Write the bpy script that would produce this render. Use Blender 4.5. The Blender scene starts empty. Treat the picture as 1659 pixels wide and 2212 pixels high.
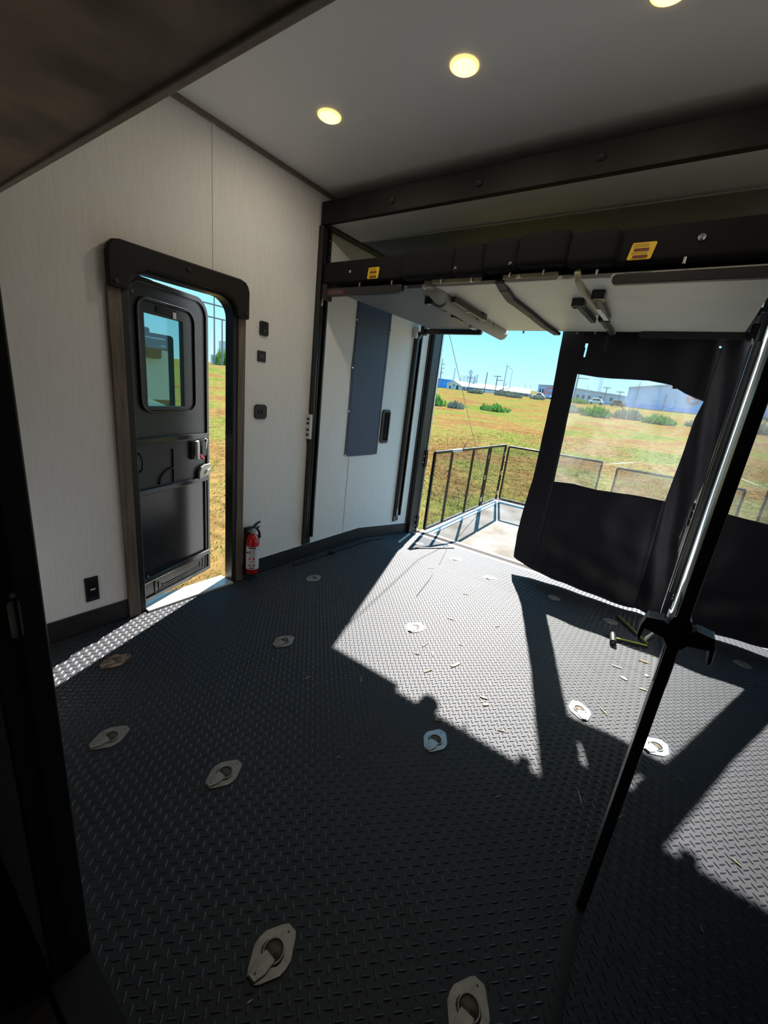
import bpy, bmesh, math, random
from mathutils import Vector, Matrix
random.seed(7)
SC = bpy.context.scene
COL = SC.collection
PI = math.pi

# ---------------------------------------------------------------- camera
cd = bpy.data.cameras.new('camera'); cam = bpy.data.objects.new('camera', cd); COL.objects.link(cam)
RT = Vector((0.80475438, 0.58340881, 0.10956527))
DN = Vector((0.24918459, -0.1644901, -0.95438464))
FW = Vector((-0.53877401, 0.7953472, -0.27775061))
cm = Matrix.Identity(4)
for i in range(3):
    cm[i][0] = RT[i]; cm[i][1] = -DN[i]; cm[i][2] = -FW[i]
cm[2][3] = 1.3
cam.matrix_world = cm
cd.sensor_fit = 'HORIZONTAL'; cd.sensor_width = 36.0
cd.lens = 36.0 * 882.7 / 1659.0
cd.clip_start = 0.02; cd.clip_end = 2000
SC.camera = cam

# ---------------------------------------------------------------- sky, sun, exposure
SC.view_settings.view_transform = 'Standard'; SC.view_settings.look = 'None'
SC.view_settings.exposure = 0.35; SC.view_settings.gamma = 1.0
SC.view_settings.use_curve_mapping = False
SC.cycles.max_bounces = 10; SC.cycles.diffuse_bounces = 6; SC.cycles.glossy_bounces = 4
SC.cycles.transparent_max_bounces = 16; SC.cycles.sample_clamp_indirect = 6
wd = bpy.data.worlds.new('sky'); SC.world = wd; wd.use_nodes = True
wn = wd.node_tree.nodes; wl = wd.node_tree.links
bgn = wn['Background']
tc = wn.new('ShaderNodeTexCoord'); sx = wn.new('ShaderNodeSeparateXYZ'); rp = wn.new('ShaderNodeValToRGB')
wl.new(tc.outputs['Generated'], sx.inputs[0]); wl.new(sx.outputs['Z'], rp.inputs[0]); wl.new(rp.outputs[0], bgn.inputs[0])
cr = rp.color_ramp
cr.elements[0].position = 0.0; cr.elements[0].color = (0.52, 0.74, 0.88, 1)
cr.elements[1].position = 1.0; cr.elements[1].color = (0.14, 0.50, 0.95, 1)
for p, c in ((0.06, (0.38, 0.68, 0.90, 1)), (0.18, (0.19, 0.58, 0.90, 1)), (0.4, (0.17, 0.62, 0.98, 1))):
    e = cr.elements.new(p); e.color = c
bgn.inputs[1].default_value = 1.26

sd = bpy.data.lights.new('sun', 'SUN'); sd.energy = 18.0; sd.angle = math.radians(0.6); sd.color = (1.0, 0.965, 0.92)
sun = bpy.data.objects.new('sun', sd); COL.objects.link(sun)
sun.rotation_euler = Vector((0.385, -1.0, -0.932)).to_track_quat('-Z', 'Y').to_euler()
LAMP_W = 1.7
LAMP_COL = (1.0, 0.86, 0.68)

# ---------------------------------------------------------------- constants of the room
XL, XR, YR, ZC = -2.158, 0.262, 3.80, 2.455
def fz(y):
    return 0.0 if y < 2.83 else -0.145 * (y - 2.83)

# ---------------------------------------------------------------- materials
def mat(name, col, rough=0.6, metal=0.0, spec=0.5, var=0.0, vscale=8.0, bump=0.0, bscale=60.0, stretch=(1, 1, 1), col2=None, emis=None, estr=0.0, coat=0.0):
    m = bpy.data.materials.new(name); m.use_nodes = True
    nt = m.node_tree; n = nt.nodes; l = nt.links
    b = n['Principled BSDF']
    b.inputs['Base Color'].default_value = (*col, 1); b.inputs['Roughness'].default_value = rough
    b.inputs['Metallic'].default_value = metal; b.inputs['Specular IOR Level'].default_value = spec
    if coat: b.inputs['Coat Weight'].default_value = coat
    if emis:
        b.inputs['Emission Color'].default_value = (*emis, 1); b.inputs['Emission Strength'].default_value = estr
    if var or bump:
        t = n.new('ShaderNodeTexCoord'); mp = n.new('ShaderNodeMapping'); mp.inputs['Scale'].default_value = stretch
        l.new(t.outputs['Object'], mp.inputs[0])
    if var:
        nz = n.new('ShaderNodeTexNoise'); nz.inputs['Scale'].default_value = vscale; nz.inputs['Detail'].default_value = 6
        l.new(mp.outputs[0], nz.inputs['Vector'])
        r = n.new('ShaderNodeValToRGB'); l.new(nz.outputs[0], r.inputs[0]); l.new(r.outputs[0], b.inputs['Base Color'])
        c2 = col2 or tuple(min(1, c * (1 + var)) for c in col)
        r.color_ramp.elements[0].position = 0.35; r.color_ramp.elements[1].position = 0.68
        r.color_ramp.elements[0].color = (*[c * (1 - var) for c in col], 1); r.color_ramp.elements[1].color = (*c2, 1)
    if bump:
        nb = n.new('ShaderNodeTexNoise'); nb.inputs['Scale'].default_value = bscale; nb.inputs['Detail'].default_value = 4
        l.new(mp.outputs[0], nb.inputs['Vector'])
        bp = n.new('ShaderNodeBump'); bp.inputs['Strength'].default_value = bump; bp.inputs['Distance'].default_value = 0.01
        l.new(nb.outputs[0], bp.inputs['Height']); l.new(bp.outputs[0], b.inputs['Normal'])
    return m

M = {}
M['wall'] = mat('linen_wall', (0.87, 0.865, 0.84), 0.75, var=0.028, vscale=16, stretch=(6, 6, 0.5), bump=0.05, bscale=90)
M['ceil'] = mat('ceiling_vinyl', (0.90, 0.90, 0.89), 0.45, var=0.02, vscale=2)
M['leather'] = mat('brown_suede_panel', (0.24, 0.185, 0.135), 0.85, var=0.4, vscale=5.0, bump=0.15, bscale=12)
M['browntrim'] = mat('brown_trim', (0.24, 0.19, 0.15), 0.5, var=0.15, vscale=20)
M['woodtrim'] = mat('weathered_brown_trim', (0.15, 0.115, 0.085), 0.6, var=0.3, vscale=6, stretch=(8, 8, 0.7))
M['rubber'] = mat('black_rubber', (0.007, 0.0095, 0.0160), 0.70, spec=0.60, var=0.25, vscale=2.2, col2=(0.013, 0.0145, 0.019), bump=0.05, bscale=400)
M['tread'] = mat('rubber_tread_bars', (0.014, 0.016, 0.021), 0.42, spec=0.8)
M['blk'] = mat('black_plastic', (0.016, 0.016, 0.018), 0.42)
M['blkgloss'] = mat('black_gloss', (0.012, 0.012, 0.014), 0.22, spec=0.6)
M['blkmatte'] = mat('black_matte', (0.010, 0.010, 0.011), 0.8)
M['base'] = mat('black_baseboard', (0.014, 0.014, 0.016), 0.6, var=0.3, vscale=12)
M['bedface'] = mat('dark_bed_rail', (0.010, 0.009, 0.008), 0.6, spec=0.3, var=0.4, vscale=4)
M['fabric'] = mat('black_curtain_fabric', (0.020, 0.018, 0.026), 0.6, spec=0.4, bump=0.9, bscale=7)
M['cushion'] = mat('black_cushion', (0.008, 0.008, 0.009), 0.85, spec=0.25, bump=0.15, bscale=120)
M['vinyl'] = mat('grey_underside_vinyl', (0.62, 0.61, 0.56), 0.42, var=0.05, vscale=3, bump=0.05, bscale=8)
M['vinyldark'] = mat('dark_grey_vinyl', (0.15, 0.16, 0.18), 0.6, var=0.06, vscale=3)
M['greyfab'] = mat('grey_roller_fabric', (0.30, 0.285, 0.26), 0.75, bump=0.2, bscale=200)
M['white'] = mat('white_paint', (0.80, 0.80, 0.78), 0.4)
M['offwhite'] = mat('offwhite_paint', (0.72, 0.71, 0.68), 0.5)
M['alu'] = mat('brushed_aluminium', (0.72, 0.73, 0.74), 0.32, metal=0.9, var=0.06, vscale=30)
M['alupaint'] = mat('pale_aluminium_sill', (0.62, 0.62, 0.60), 0.45, metal=0.2, var=0.08, vscale=14)
M['zinc'] = mat('zinc_steel', (0.26, 0.25, 0.225), 0.5, metal=0.45, var=0.2, vscale=30, bump=0.1, bscale=80)
M['zincbright'] = mat('bright_zinc', (0.42, 0.45, 0.48), 0.35, metal=0.5, var=0.1, vscale=30)
M['rust'] = mat('rusty_steel', (0.20, 0.10, 0.05), 0.8, metal=0.2, var=0.5, vscale=40, col2=(0.35, 0.27, 0.2))
M['cup'] = mat('dirty_cup', (0.10, 0.075, 0.045), 0.8, var=0.5, vscale=60)
M['yellow'] = mat('yellow_sticker', (0.78, 0.52, 0.02), 0.5)
M['stickred'] = mat('sticker_brown_red', (0.16, 0.03, 0.01), 0.5)
M['redlabel'] = mat('dark_red_label', (0.09, 0.018, 0.022), 0.5)
M['labeltext'] = mat('label_text', (0.25, 0.23, 0.22), 0.5)
M['red'] = mat('extinguisher_red', (0.55, 0.008, 0.012), 0.25, coat=0.5)
M['redplastic'] = mat('red_plastic', (0.6, 0.03, 0.03), 0.4)
M['labelwhite'] = mat('label_white', (0.72, 0.73, 0.75), 0.5)
M['navy'] = mat('navy_vinyl_cover', (0.042, 0.066, 0.125), 0.5, spec=0.5)
M['chrome'] = mat('chrome', (0.85, 0.85, 0.86), 0.15, metal=1.0)
M['ramp'] = mat('worn_ramp_deck', (0.165, 0.14, 0.11), 0.8, spec=0.1, var=0.25, vscale=2.5, col2=(0.24, 0.23, 0.21), bump=0.3, bscale=150)
M['rustdark'] = mat('dark_rusty_rail', (0.022, 0.014, 0.010), 0.8, spec=0.2, var=0.4, vscale=20)
M['ochre'] = mat('ochre_edge', (0.45, 0.33, 0.12), 0.8, var=0.3, vscale=30)
M['straw'] = mat('dry_straw', (0.42, 0.34, 0.16), 0.8)
M['chip'] = mat('wood_chip', (0.50, 0.44, 0.32), 0.8)
M['orangechip'] = mat('orange_bark', (0.40, 0.16, 0.04), 0.8)
M['lime'] = mat('lime_stripe', (0.35, 0.50, 0.03), 0.5)
M['piping'] = mat('tan_piping', (0.45, 0.41, 0.28), 0.6)
M['kfloor'] = mat('dark_kitchen_floor', (0.012, 0.011, 0.010), 0.6)
M['partition'] = mat('grey_partition_panel', (0.34, 0.32, 0.33), 0.8, var=0.15, vscale=60)
M['lens'] = mat('lamp_lens', (1, 0.8, 0.4), 0.4, emis=(1.0, 0.62, 0.20), estr=1.25)
M['lenscore'] = mat('lamp_lens_core', (1, 0.9, 0.6), 0.4, emis=(1.0, 0.80, 0.34), estr=1.6)
M['bluewh'] = mat('blue_metal_siding', (0.05, 0.30, 0.75), 0.6)
M['bldwhite'] = mat('white_metal_roof', (0.72, 0.74, 0.74), 0.6)
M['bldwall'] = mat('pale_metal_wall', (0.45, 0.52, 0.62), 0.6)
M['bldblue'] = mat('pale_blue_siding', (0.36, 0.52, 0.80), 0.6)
M['bldblue2'] = mat('blue_lower_siding', (0.14, 0.40, 0.85), 0.6)
M['signred'] = mat('sign_red', (0.85, 0.22, 0.20), 0.5)
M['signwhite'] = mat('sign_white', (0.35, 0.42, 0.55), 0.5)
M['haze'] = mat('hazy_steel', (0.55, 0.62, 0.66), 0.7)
M['pole'] = mat('weathered_pole', (0.22, 0.22, 0.22), 0.9)
M['dark'] = mat('dark_glass', (0.02, 0.03, 0.04), 0.2)
M['tyre'] = mat('tyre', (0.01, 0.01, 0.01), 0.8)
M['leafgreen'] = mat('shrub_leaf', (0.22, 0.36, 0.06), 0.8, var=0.5, vscale=3)
M['leafgrey'] = mat('dry_brush', (0.32, 0.30, 0.22), 0.9, var=0.4, vscale=2)
M['rvwhite'] = mat('motorhome_body', (0.55, 0.60, 0.58), 0.4)
M['rvdark'] = mat('motorhome_dark_trim', (0.015, 0.02, 0.02), 0.4)
M['rvpane'] = mat('motorhome_pane', (0.42, 0.48, 0.45), 0.3)

def glassmat(name, tint, base=0.04, top=0.96, rough=0.0, haze=0.0, hcol=(0.7, 0.7, 0.65), scale=3.0):
    """thin pane: tinted see-through, mirror share rising at grazing angles, optional milky creases"""
    m = bpy.data.materials.new(name); m.use_nodes = True; nt = m.node_tree; n = nt.nodes; l = nt.links
    n.remove(n['Principled BSDF']); out = n['Material Output']
    tr = n.new('ShaderNodeBsdfTransparent'); tr.inputs[0].default_value = (*tint, 1)
    gl = n.new('ShaderNodeBsdfGlossy'); gl.inputs['Roughness'].default_value = rough; gl.inputs[0].default_value = (0.95, 0.97, 1.0, 1)
    lw = n.new('ShaderNodeLayerWeight'); lw.inputs[0].default_value = 0.5
    p = n.new('ShaderNodeMath'); p.operation = 'POWER'; p.inputs[1].default_value = 5.0
    # Facing with blend 0.5 is 1-|cos|
    l.new(lw.outputs['Facing'], p.inputs[0])
    ma = n.new('ShaderNodeMath'); ma.operation = 'MULTIPLY_ADD'; ma.inputs[1].default_value = top; ma.inputs[2].default_value = base
    l.new(p.outputs[0], ma.inputs[0])
    mx = n.new('ShaderNodeMixShader'); l.new(ma.outputs[0], mx.inputs[0]); l.new(gl.outputs[0], mx.inputs[2])
    if haze:
        df = n.new('ShaderNodeBsdfTranslucent'); df.inputs[0].default_value = (*hcol, 1)
        t = n.new('ShaderNodeTexCoord'); nz = n.new('ShaderNodeTexNoise'); nz.inputs['Scale'].default_value = scale
        nz.inputs['Detail'].default_value = 5; nz.inputs['Distortion'].default_value = 1.5
        l.new(t.outputs['Object'], nz.inputs['Vector'])
        r = n.new('ShaderNodeValToRGB'); l.new(nz.outputs[0], r.inputs[0])
        r.color_ramp.elements[0].position = 0.42; r.color_ramp.elements[0].color = (haze * 0.25,) * 3 + (1,)
        r.color_ramp.elements[1].position = 0.72; r.color_ramp.elements[1].color = (haze,) * 3 + (1,)
        m2 = n.new('ShaderNodeMixShader'); l.new(r.outputs[0], m2.inputs[0]); l.new(tr.outputs[0], m2.inputs[1]); l.new(df.outputs[0], m2.inputs[2])
        l.new(m2.outputs[0], mx.inputs[1])
    else:
        l.new(tr.outputs[0], mx.inputs[1])
    l.new(mx.outputs[0], out.inputs[0])
    return m
M['doorglass'] = glassmat('tinted_door_glass', (0.25, 0.26, 0.27), 0.08, 1.0)
M['entryglass'] = glassmat('green_window_glass', (0.52, 0.68, 0.64), 0.05, 0.9)
M['clearvinyl'] = glassmat('clear_vinyl', (0.86, 0.88, 0.86), 0.03, 0.5, 0.1, haze=0.11, scale=2.6)

def meshmat(name, openness=0.62):
    m = bpy.data.materials.new(name); m.use_nodes = True; nt = m.node_tree; n = nt.nodes; l = nt.links
    b = n['Principled BSDF']; b.inputs['Base Color'].default_value = (0.03, 0.035, 0.03, 1); b.inputs['Roughness'].default_value = 0.7
    tr = n.new('ShaderNodeBsdfTransparent'); mx = n.new('ShaderNodeMixShader'); mx.inputs[0].default_value = openness
    l.new(b.outputs[0], mx.inputs[1]); l.new(tr.outputs[0], mx.inputs[2]); l.new(mx.outputs[0], n['Material Output'].inputs[0])
    return m
M['screen'] = meshmat('black_mesh_screen')

def fieldmat():
    m = bpy.data.materials.new('autumn_grass_field'); m.use_nodes = True; nt = m.node_tree; n = nt.nodes; l = nt.links
    b = n['Principled BSDF']; b.inputs['Roughness'].default_value = 1.0; b.inputs['Specular IOR Level'].default_value = 0.0
    t = n.new('ShaderNodeTexCoord')
    def noise(sc, det, dist=0.0):
        z = n.new('ShaderNodeTexNoise'); z.inputs['Scale'].default_value = sc; z.inputs['Detail'].default_value = det
        z.inputs['Distortion'].default_value = dist; l.new(t.outputs['Object'], z.inputs['Vector']); return z
    def ramp(src, pts):
        r = n.new('ShaderNodeValToRGB'); l.new(src.outputs[0], r.inputs[0]); e = r.color_ramp.elements
        e[0].position, e[0].color = pts[0][0], (*pts[0][1], 1); e[1].position, e[1].color = pts[-1][0], (*pts[-1][1], 1)
        for p, c in pts[1:-1]:
            k = e.new(p); k.color = (*c, 1)
        return r
    big = ramp(noise(0.30, 8, 0.5), [(0.36, (0.092, 0.112, 0.024)), (0.45, (0.132, 0.122, 0.034)), (0.54, (0.155, 0.100, 0.036)), (0.66, (0.140, 0.075, 0.030))])
    fine = ramp(noise(4.5, 8), [(0.30, (0.62, 0.64, 0.55)), (0.5, (1.0, 1.0, 1.0)), (0.72, (1.4, 1.35, 1.25))])
    mx = n.new('ShaderNodeMix'); mx.data_type = 'RGBA'; mx.blend_type = 'MULTIPLY'; mx.inputs[0].default_value = 1.0
    l.new(big.outputs[0], mx.inputs[6]); l.new(fine.outputs[0], mx.inputs[7]); l.new(mx.outputs[2], b.inputs['Base Color'])
    bp = n.new('ShaderNodeBump'); bp.inputs['Strength'].default_value = 0.3; bp.inputs['Distance'].default_value = 0.04
    z = noise(9, 6); l.new(z.outputs[0], bp.inputs['Height']); l.new(bp.outputs[0], b.inputs['Normal'])
    return m
M['field'] = fieldmat()
M['blade'] = mat('grass_blade', (0.15, 0.18, 0.02), 0.9, spec=0.1, var=0.3, vscale=1.2, col2=(0.26, 0.21, 0.05))

# ---------------------------------------------------------------- mesh helpers
class MB:
    def __init__(s): s.v = []; s.f = []
    def add(s, vs, fs):
        o = len(s.v); s.v += [tuple(p) for p in vs]; s.f += [tuple(i + o for i in f) for f in fs]; return s
    def box(s, a, b):
        x0, x1 = sorted((a[0], b[0])); y0, y1 = sorted((a[1], b[1])); z0, z1 = sorted((a[2], b[2]))
        return s.add([(x0, y0, z0), (x1, y0, z0), (x1, y1, z0), (x0, y1, z0), (x0, y0, z1), (x1, y0, z1), (x1, y1, z1), (x0, y1, z1)],
                     [(0, 3, 2, 1), (4, 5, 6, 7), (0, 1, 5, 4), (1, 2, 6, 5), (2, 3, 7, 6), (3, 0, 4, 7)])
    def beam(s, p, q, w, h, up=(0, 0, 1)):
        p, q = Vector(p), Vector(q); d = (q - p).normalized(); u = Vector(up)
        if abs(d.dot(u)) > 0.99: u = Vector((0, 1, 0))
        a = d.cross(u).normalized(); b = a.cross(d).normalized(); a *= w / 2; b *= h / 2
        vs = [c + i * a + j * b for c in (p, q) for i, j in ((-1, -1), (1, -1), (1, 1), (-1, 1))]
        return s.add(vs, [(0, 1, 2, 3), (7, 6, 5, 4), (0, 4, 5, 1), (1, 5, 6, 2), (2, 6, 7, 3), (3, 7, 4, 0)])
    def tube(s, pts, r, n=10, caps=True):
        pts = [Vector(p) for p in pts]; rs = r if isinstance(r, (list, tuple)) else [r] * len(pts)
        vs = []; pa = None
        for i, p in enumerate(pts):
            d = (pts[min(i + 1, len(pts) - 1)] - pts[max(i - 1, 0)]).normalized()
            if pa is None:
                u = Vector((0, 0, 1)) if abs(d.z) < 0.9 else Vector((1, 0, 0)); pa = d.cross(u).normalized()
            else:
                pa = (pa - d * pa.dot(d)).normalized()
            b = d.cross(pa)
            vs += [p + rs[i] * (math.cos(2 * PI * k / n) * pa + math.sin(2 * PI * k / n) * b) for k in range(n)]
        fs = [(i * n + k, i * n + (k + 1) % n, (i + 1) * n + (k + 1) % n, (i + 1) * n + k) for i in range(len(pts) - 1) for k in range(n)]
        if caps: fs += [tuple(range(n - 1, -1, -1)), tuple((len(pts) - 1) * n + k for k in range(n))]
        return s.add(vs, fs)
    def prism(s, pts, ax, v0, v1):
        n = len(pts)
        def mk(p, v):
            q = list(p); q.insert(ax, v); return q
        vs = [mk(p, v0) for p in pts] + [mk(p, v1) for p in pts]
        return s.add(vs, [tuple(range(n)), tuple(range(2 * n - 1, n - 1, -1))] + [(i, i + n, (i + 1) % n + n, (i + 1) % n) for i in range(n)])
    def ring(s, po, pi, ax, v0, v1):
        n = len(po)
        def mk(p, v):
            q = list(p); q.insert(ax, v); return q
        vs = [mk(p, v0) for p in po] + [mk(p, v0) for p in pi] + [mk(p, v1) for p in po] + [mk(p, v1) for p in pi]
        fs = []
        for i in range(n):
            j = (i + 1) % n
            fs += [(i, j, n + j, n + i), (2 * n + i, 3 * n + i, 3 * n + j, 2 * n + j), (i, 2 * n + i, 2 * n + j, j), (n + i, n + j, 3 * n + j, 3 * n + i)]
        return s.add(vs, fs)
    def lathe(s, prof, c, n=24, ax=2):
        vs = []
        for r, h in prof:
            for k in range(n):
                a = 2 * PI * k / n; q = [r * math.cos(a), r * math.sin(a)]; q.insert(ax, h)
                vs.append((c[0] + q[0], c[1] + q[1], c[2] + q[2]))
        m = len(prof)
        fs = [(i * n + k, i * n + (k + 1) % n, (i + 1) * n + (k + 1) % n, (i + 1) * n + k) for i in range(m - 1) for k in range(n)]
        fs += [tuple(range(n - 1, -1, -1)), tuple((m - 1) * n + k for k in range(n))]
        return s.add(vs, fs)
    def grid(s, f, nu, nv):
        vs = [f(i / nu, j / nv) for j in range(nv + 1) for i in range(nu + 1)]
        return s.add(vs, [(j * (nu + 1) + i, j * (nu + 1) + i + 1, (j + 1) * (nu + 1) + i + 1, (j + 1) * (nu + 1) + i) for j in range(nv) for i in range(nu)])
    def blob(s, c, r, seg=10, rings=7, jit=0.0):
        vs = []
        for j in range(rings + 1):
            t = PI * j / rings
            for k in range(seg):
                a = 2 * PI * k / seg; q = 1 + random.uniform(-jit, jit)
                vs.append((c[0] + r[0] * q * math.sin(t) * math.cos(a), c[1] + r[1] * q * math.sin(t) * math.sin(a), c[2] + r[2] * q * math.cos(t)))
        return s.add(vs, [(j * seg + k, (j + 1) * seg + k, (j + 1) * seg + (k + 1) % seg, j * seg + (k + 1) % seg) for j in range(rings) for k in range(seg)])
    def build(s, name, m, parent=None, bevel=0.0, smooth=False, recalc=True, solid=0.0, subsurf=0):
        off = Vector((0, 0, 0)); q = parent
        while q is not None:
            off += q.location; q = q.parent
        me = bpy.data.meshes.new(name)
        me.from_pydata([(v[0] - off.x, v[1] - off.y, v[2] - off.z) for v in s.v], [], s.f)
        if recalc:
            bm = bmesh.new(); bm.from_mesh(me); bmesh.ops.recalc_face_normals(bm, faces=bm.faces); bm.to_mesh(me); bm.free()
        if smooth: me.shade_smooth()
        me.materials.append(M[m] if isinstance(m, str) else m)
        o = bpy.data.objects.new(name, me); COL.objects.link(o)
        if parent is not None: o.parent = parent
        if solid:
            sm = o.modifiers.new('solid', 'SOLIDIFY'); sm.thickness = solid; sm.offset = 0
        if bevel:
            bv = o.modifiers.new('bevel', 'BEVEL'); bv.width = bevel; bv.segments = 2; bv.limit_method = 'ANGLE'; bv.angle_limit = 0.7
        if subsurf:
            ss = o.modifiers.new('sub', 'SUBSURF'); ss.levels = subsurf; ss.render_levels = subsurf
        return o

def tag(o, label=None, cat=None, group=None, kind=None):
    if label: o['label'] = label
    if cat: o['category'] = cat
    if group: o['group'] = group
    if kind: o['kind'] = kind
    return o
def thing(name, loc, label, cat, group=None, kind=None):
    o = bpy.data.objects.new(name, None); COL.objects.link(o); o.location = loc; o.empty_display_size = 0.05
    return tag(o, label, cat, group, kind)
def struct(o, label, cat=None): return tag(o, label, cat, None, 'structure')
def kids(o): return [c for c in COL.objects if c.parent is o]
def copy_tree(o, parent=None):
    c = o.copy(); COL.objects.link(c)
    if parent is not None: c.parent = parent
    for k in kids(o): copy_tree(k, c)
    return c
def rrect(x0, x1, y0, y1, r, n=6):
    """rounded rectangle; r is one radius or four (bottom-left, bottom-right, top-right, top-left)"""
    r = r if isinstance(r, (list, tuple)) else [r] * 4; p = []
    for (cx, cy, a0), q in zip(((x0, y0, PI), (x1, y0, 1.5 * PI), (x1, y1, 0), (x0, y1, 0.5 * PI)), r):
        ox = cx + (q if cx == x0 else -q); oy = cy + (q if cy == y0 else -q)
        for k in range(n + 1):
            a = a0 + k * 0.5 * PI / n; p.append((ox + q * math.cos(a), oy + q * math.sin(a)))
    return p

# ================================================================ STRUCTURE
# floor: level part, then the tail slopes down to the ramp
fl = MB().prism([(-1.5, 0), (2.83, 0), (YR, fz(YR)), (YR, -0.30), (2.83, -0.18), (-1.5, -0.14)], 0, XL - 0.05, XR + 0.05).build('floor', 'rubber')
struct(fl, 'black diamond plate rubber floor sloping down toward the ramp', 'floor')
RINGS = [(-1.831, 1.919), (-0.98, 1.911), (-1.406, 1.284), (-1.819, 0.656), (-1.392, 0.463), (-0.967, 0.643), (-0.486, 1.264),
         (-0.475, 0.445), (-0.063, 0.654), (-0.061, 1.876), (-1.349, 3.249), (-0.956, 3.035), (-0.074, 3.007), (-1.81, 3.33), (-0.469, 3.10)]
vs, fs = [], []
P = 0.02175; R2 = math.sqrt(0.5)
for i in range(-120, 240):
    for j in range(-60, 300):
        u, v = i * P, j * P
        x, y = (u - v) * R2, (u + v) * R2
        if not (XL + 0.012 < x < XR - 0.012 and 0.19 < y < YR - 0.06): continue
        if any(abs(x - a) < 0.054 and abs(y - b) < 0.070 - 0.9 * max(0, abs(x - a) - 0.014) for a, b in RINGS): continue
        d = (R2, R2) if (i + j) % 2 == 0 else (-R2, R2)
        e = (-d[1], d[0]); hl, hw, z = 0.0135, 0.0032, fz(y) - 0.0002
        o = len(vs); zz = lambda b: fz(b) if b > 2.83 else 0.0
        for (s_, t_, h) in ((-hl, 0, 0), (-hl * .5, -hw, 0), (hl * .5, -hw, 0), (hl, 0, 0), (hl * .5, hw, 0), (-hl * .5, hw, 0), (-hl * .5, 0, .0021), (hl * .5, 0, .0021)):
            a, b = x + d[0] * s_ + e[0] * t_, y + d[1] * s_ + e[1] * t_
            vs.append((a, b, zz(b) - 0.0002 + h))
        fs += [(o, o + 1, o + 6), (o + 1, o + 2, o + 7, o + 6), (o + 2, o + 3, o + 7), (o + 3, o + 4, o + 7), (o + 4, o + 5, o + 6, o + 7), (o + 5, o, o + 6)]
tb = MB(); tb.v = vs; tb.f = fs
tag(tb.build('tread_pattern', 'tread', fl, smooth=False, recalc=False), kind='stuff')

# left wall with the entry door opening (y 0.93..1.50, z 0..1.70)
T = 0.055
wl_ = MB()
wl_.box((XL - T, -1.5, -0.3), (XL, 0.93, ZC)); wl_.box((XL - T, 1.50, -0.3), (XL, YR, ZC)); wl_.box((XL - T, 0.93, 1.71), (XL, 1.50, ZC)); wl_.box((XL - T, 0.93, -0.3), (XL, 1.50, -0.012))
wl_ = wl_.build('wall_left', 'wall'); struct(wl_, 'pale linen textured left wall with entry door and bed tracks', 'wall')
MB().box((XL, 1.366, 1.80), (XL + 0.003, 1.388, ZC)).build('seam_strip', 'wall', wl_, bevel=0.001)
MB().box((XL - 0.001, 2.578, 0.10), (XL + 0.0012, 2.582, 1.88)).build('panel_joint', 'vinyldark', wl_)
wr = MB().box((XR, -1.5, -0.3), (XR + T, YR, ZC)).build('wall_right', 'wall'); struct(wr, 'pale right wall behind the opened glass door', 'wall')
ce = MB().box((XL - T, -1.5, ZC), (XR + T, YR, ZC + 0.06)).build('ceiling', 'ceil'); struct(ce, 'smooth grey-white ceiling with round lamps', 'ceiling')
tr = MB().box((XL, 0.7, ZC - 0.022), (XL + 0.012, YR, ZC)).build('trim_1', 'browntrim'); struct(tr, 'thin brown strip where left wall meets ceiling', 'trim')
# loft soffit above the doorway
sf = MB().box((XL, 0.18, 1.82), (XR, 0.521, ZC)).build('trim_2', 'leather'); struct(sf, 'dark brown suede covered soffit overhead', 'soffit')
MB().box((XL, 0.512, 1.812), (XR, 0.530, 1.834)).build('edge_strip', 'browntrim', sf, bevel=0.003)
# partition the camera looks through
wf = MB().box((XL, 0.12, 0), (-0.792, 0.18, ZC)).box((0.125, 0.12, 0), (XR, 0.18, ZC)).box((-0.792, 0.12, 1.80), (0.125, 0.18, ZC)).build('wall_front', 'partition')
struct(wf, 'grey partition around the near doorway', 'wall')
dj = thing('trim_3', (-0.79, 0.15, 0), 'black metal left jamb of the near doorway', 'door frame', kind='structure')
MB().box((-0.806, 0.117, 0), (-0.788, 0.187, 1.80)).build('jamb', 'blk', dj, bevel=0.003)
MB().box((-0.789, 0.149, 0.02), (-0.784, 0.153, 1.80)).build('weatherstrip', 'blkgloss', dj)
MB().prism(rrect(0.140, 0.156, 0.855, 0.922, 0.007), 0, -0.789, -0.785).build('strike_plate', 'zinc', dj)
MB().tube([(-0.786, 0.148, 0.932), (-0.782, 0.148, 0.932)], 0.004).build('screw', 'zinc', dj)
MB().box((-0.80, 0.11, 0.0), (0.125, 0.19, 0.018)).build('threshold', 'blkmatte', dj, bevel=0.004)
struct(MB().box((XL, -1.56, -0.1), (XR, -1.5, ZC)).build('wall_behind', 'partition'), 'dark wall behind the camera', 'wall')
kf = MB().box((XL, -1.5, 0.0005), (XR, 0.12, 0.004)).build('trim_4', 'kfloor'); struct(kf, 'dark floor on the near side of the doorway', 'floor')
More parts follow.
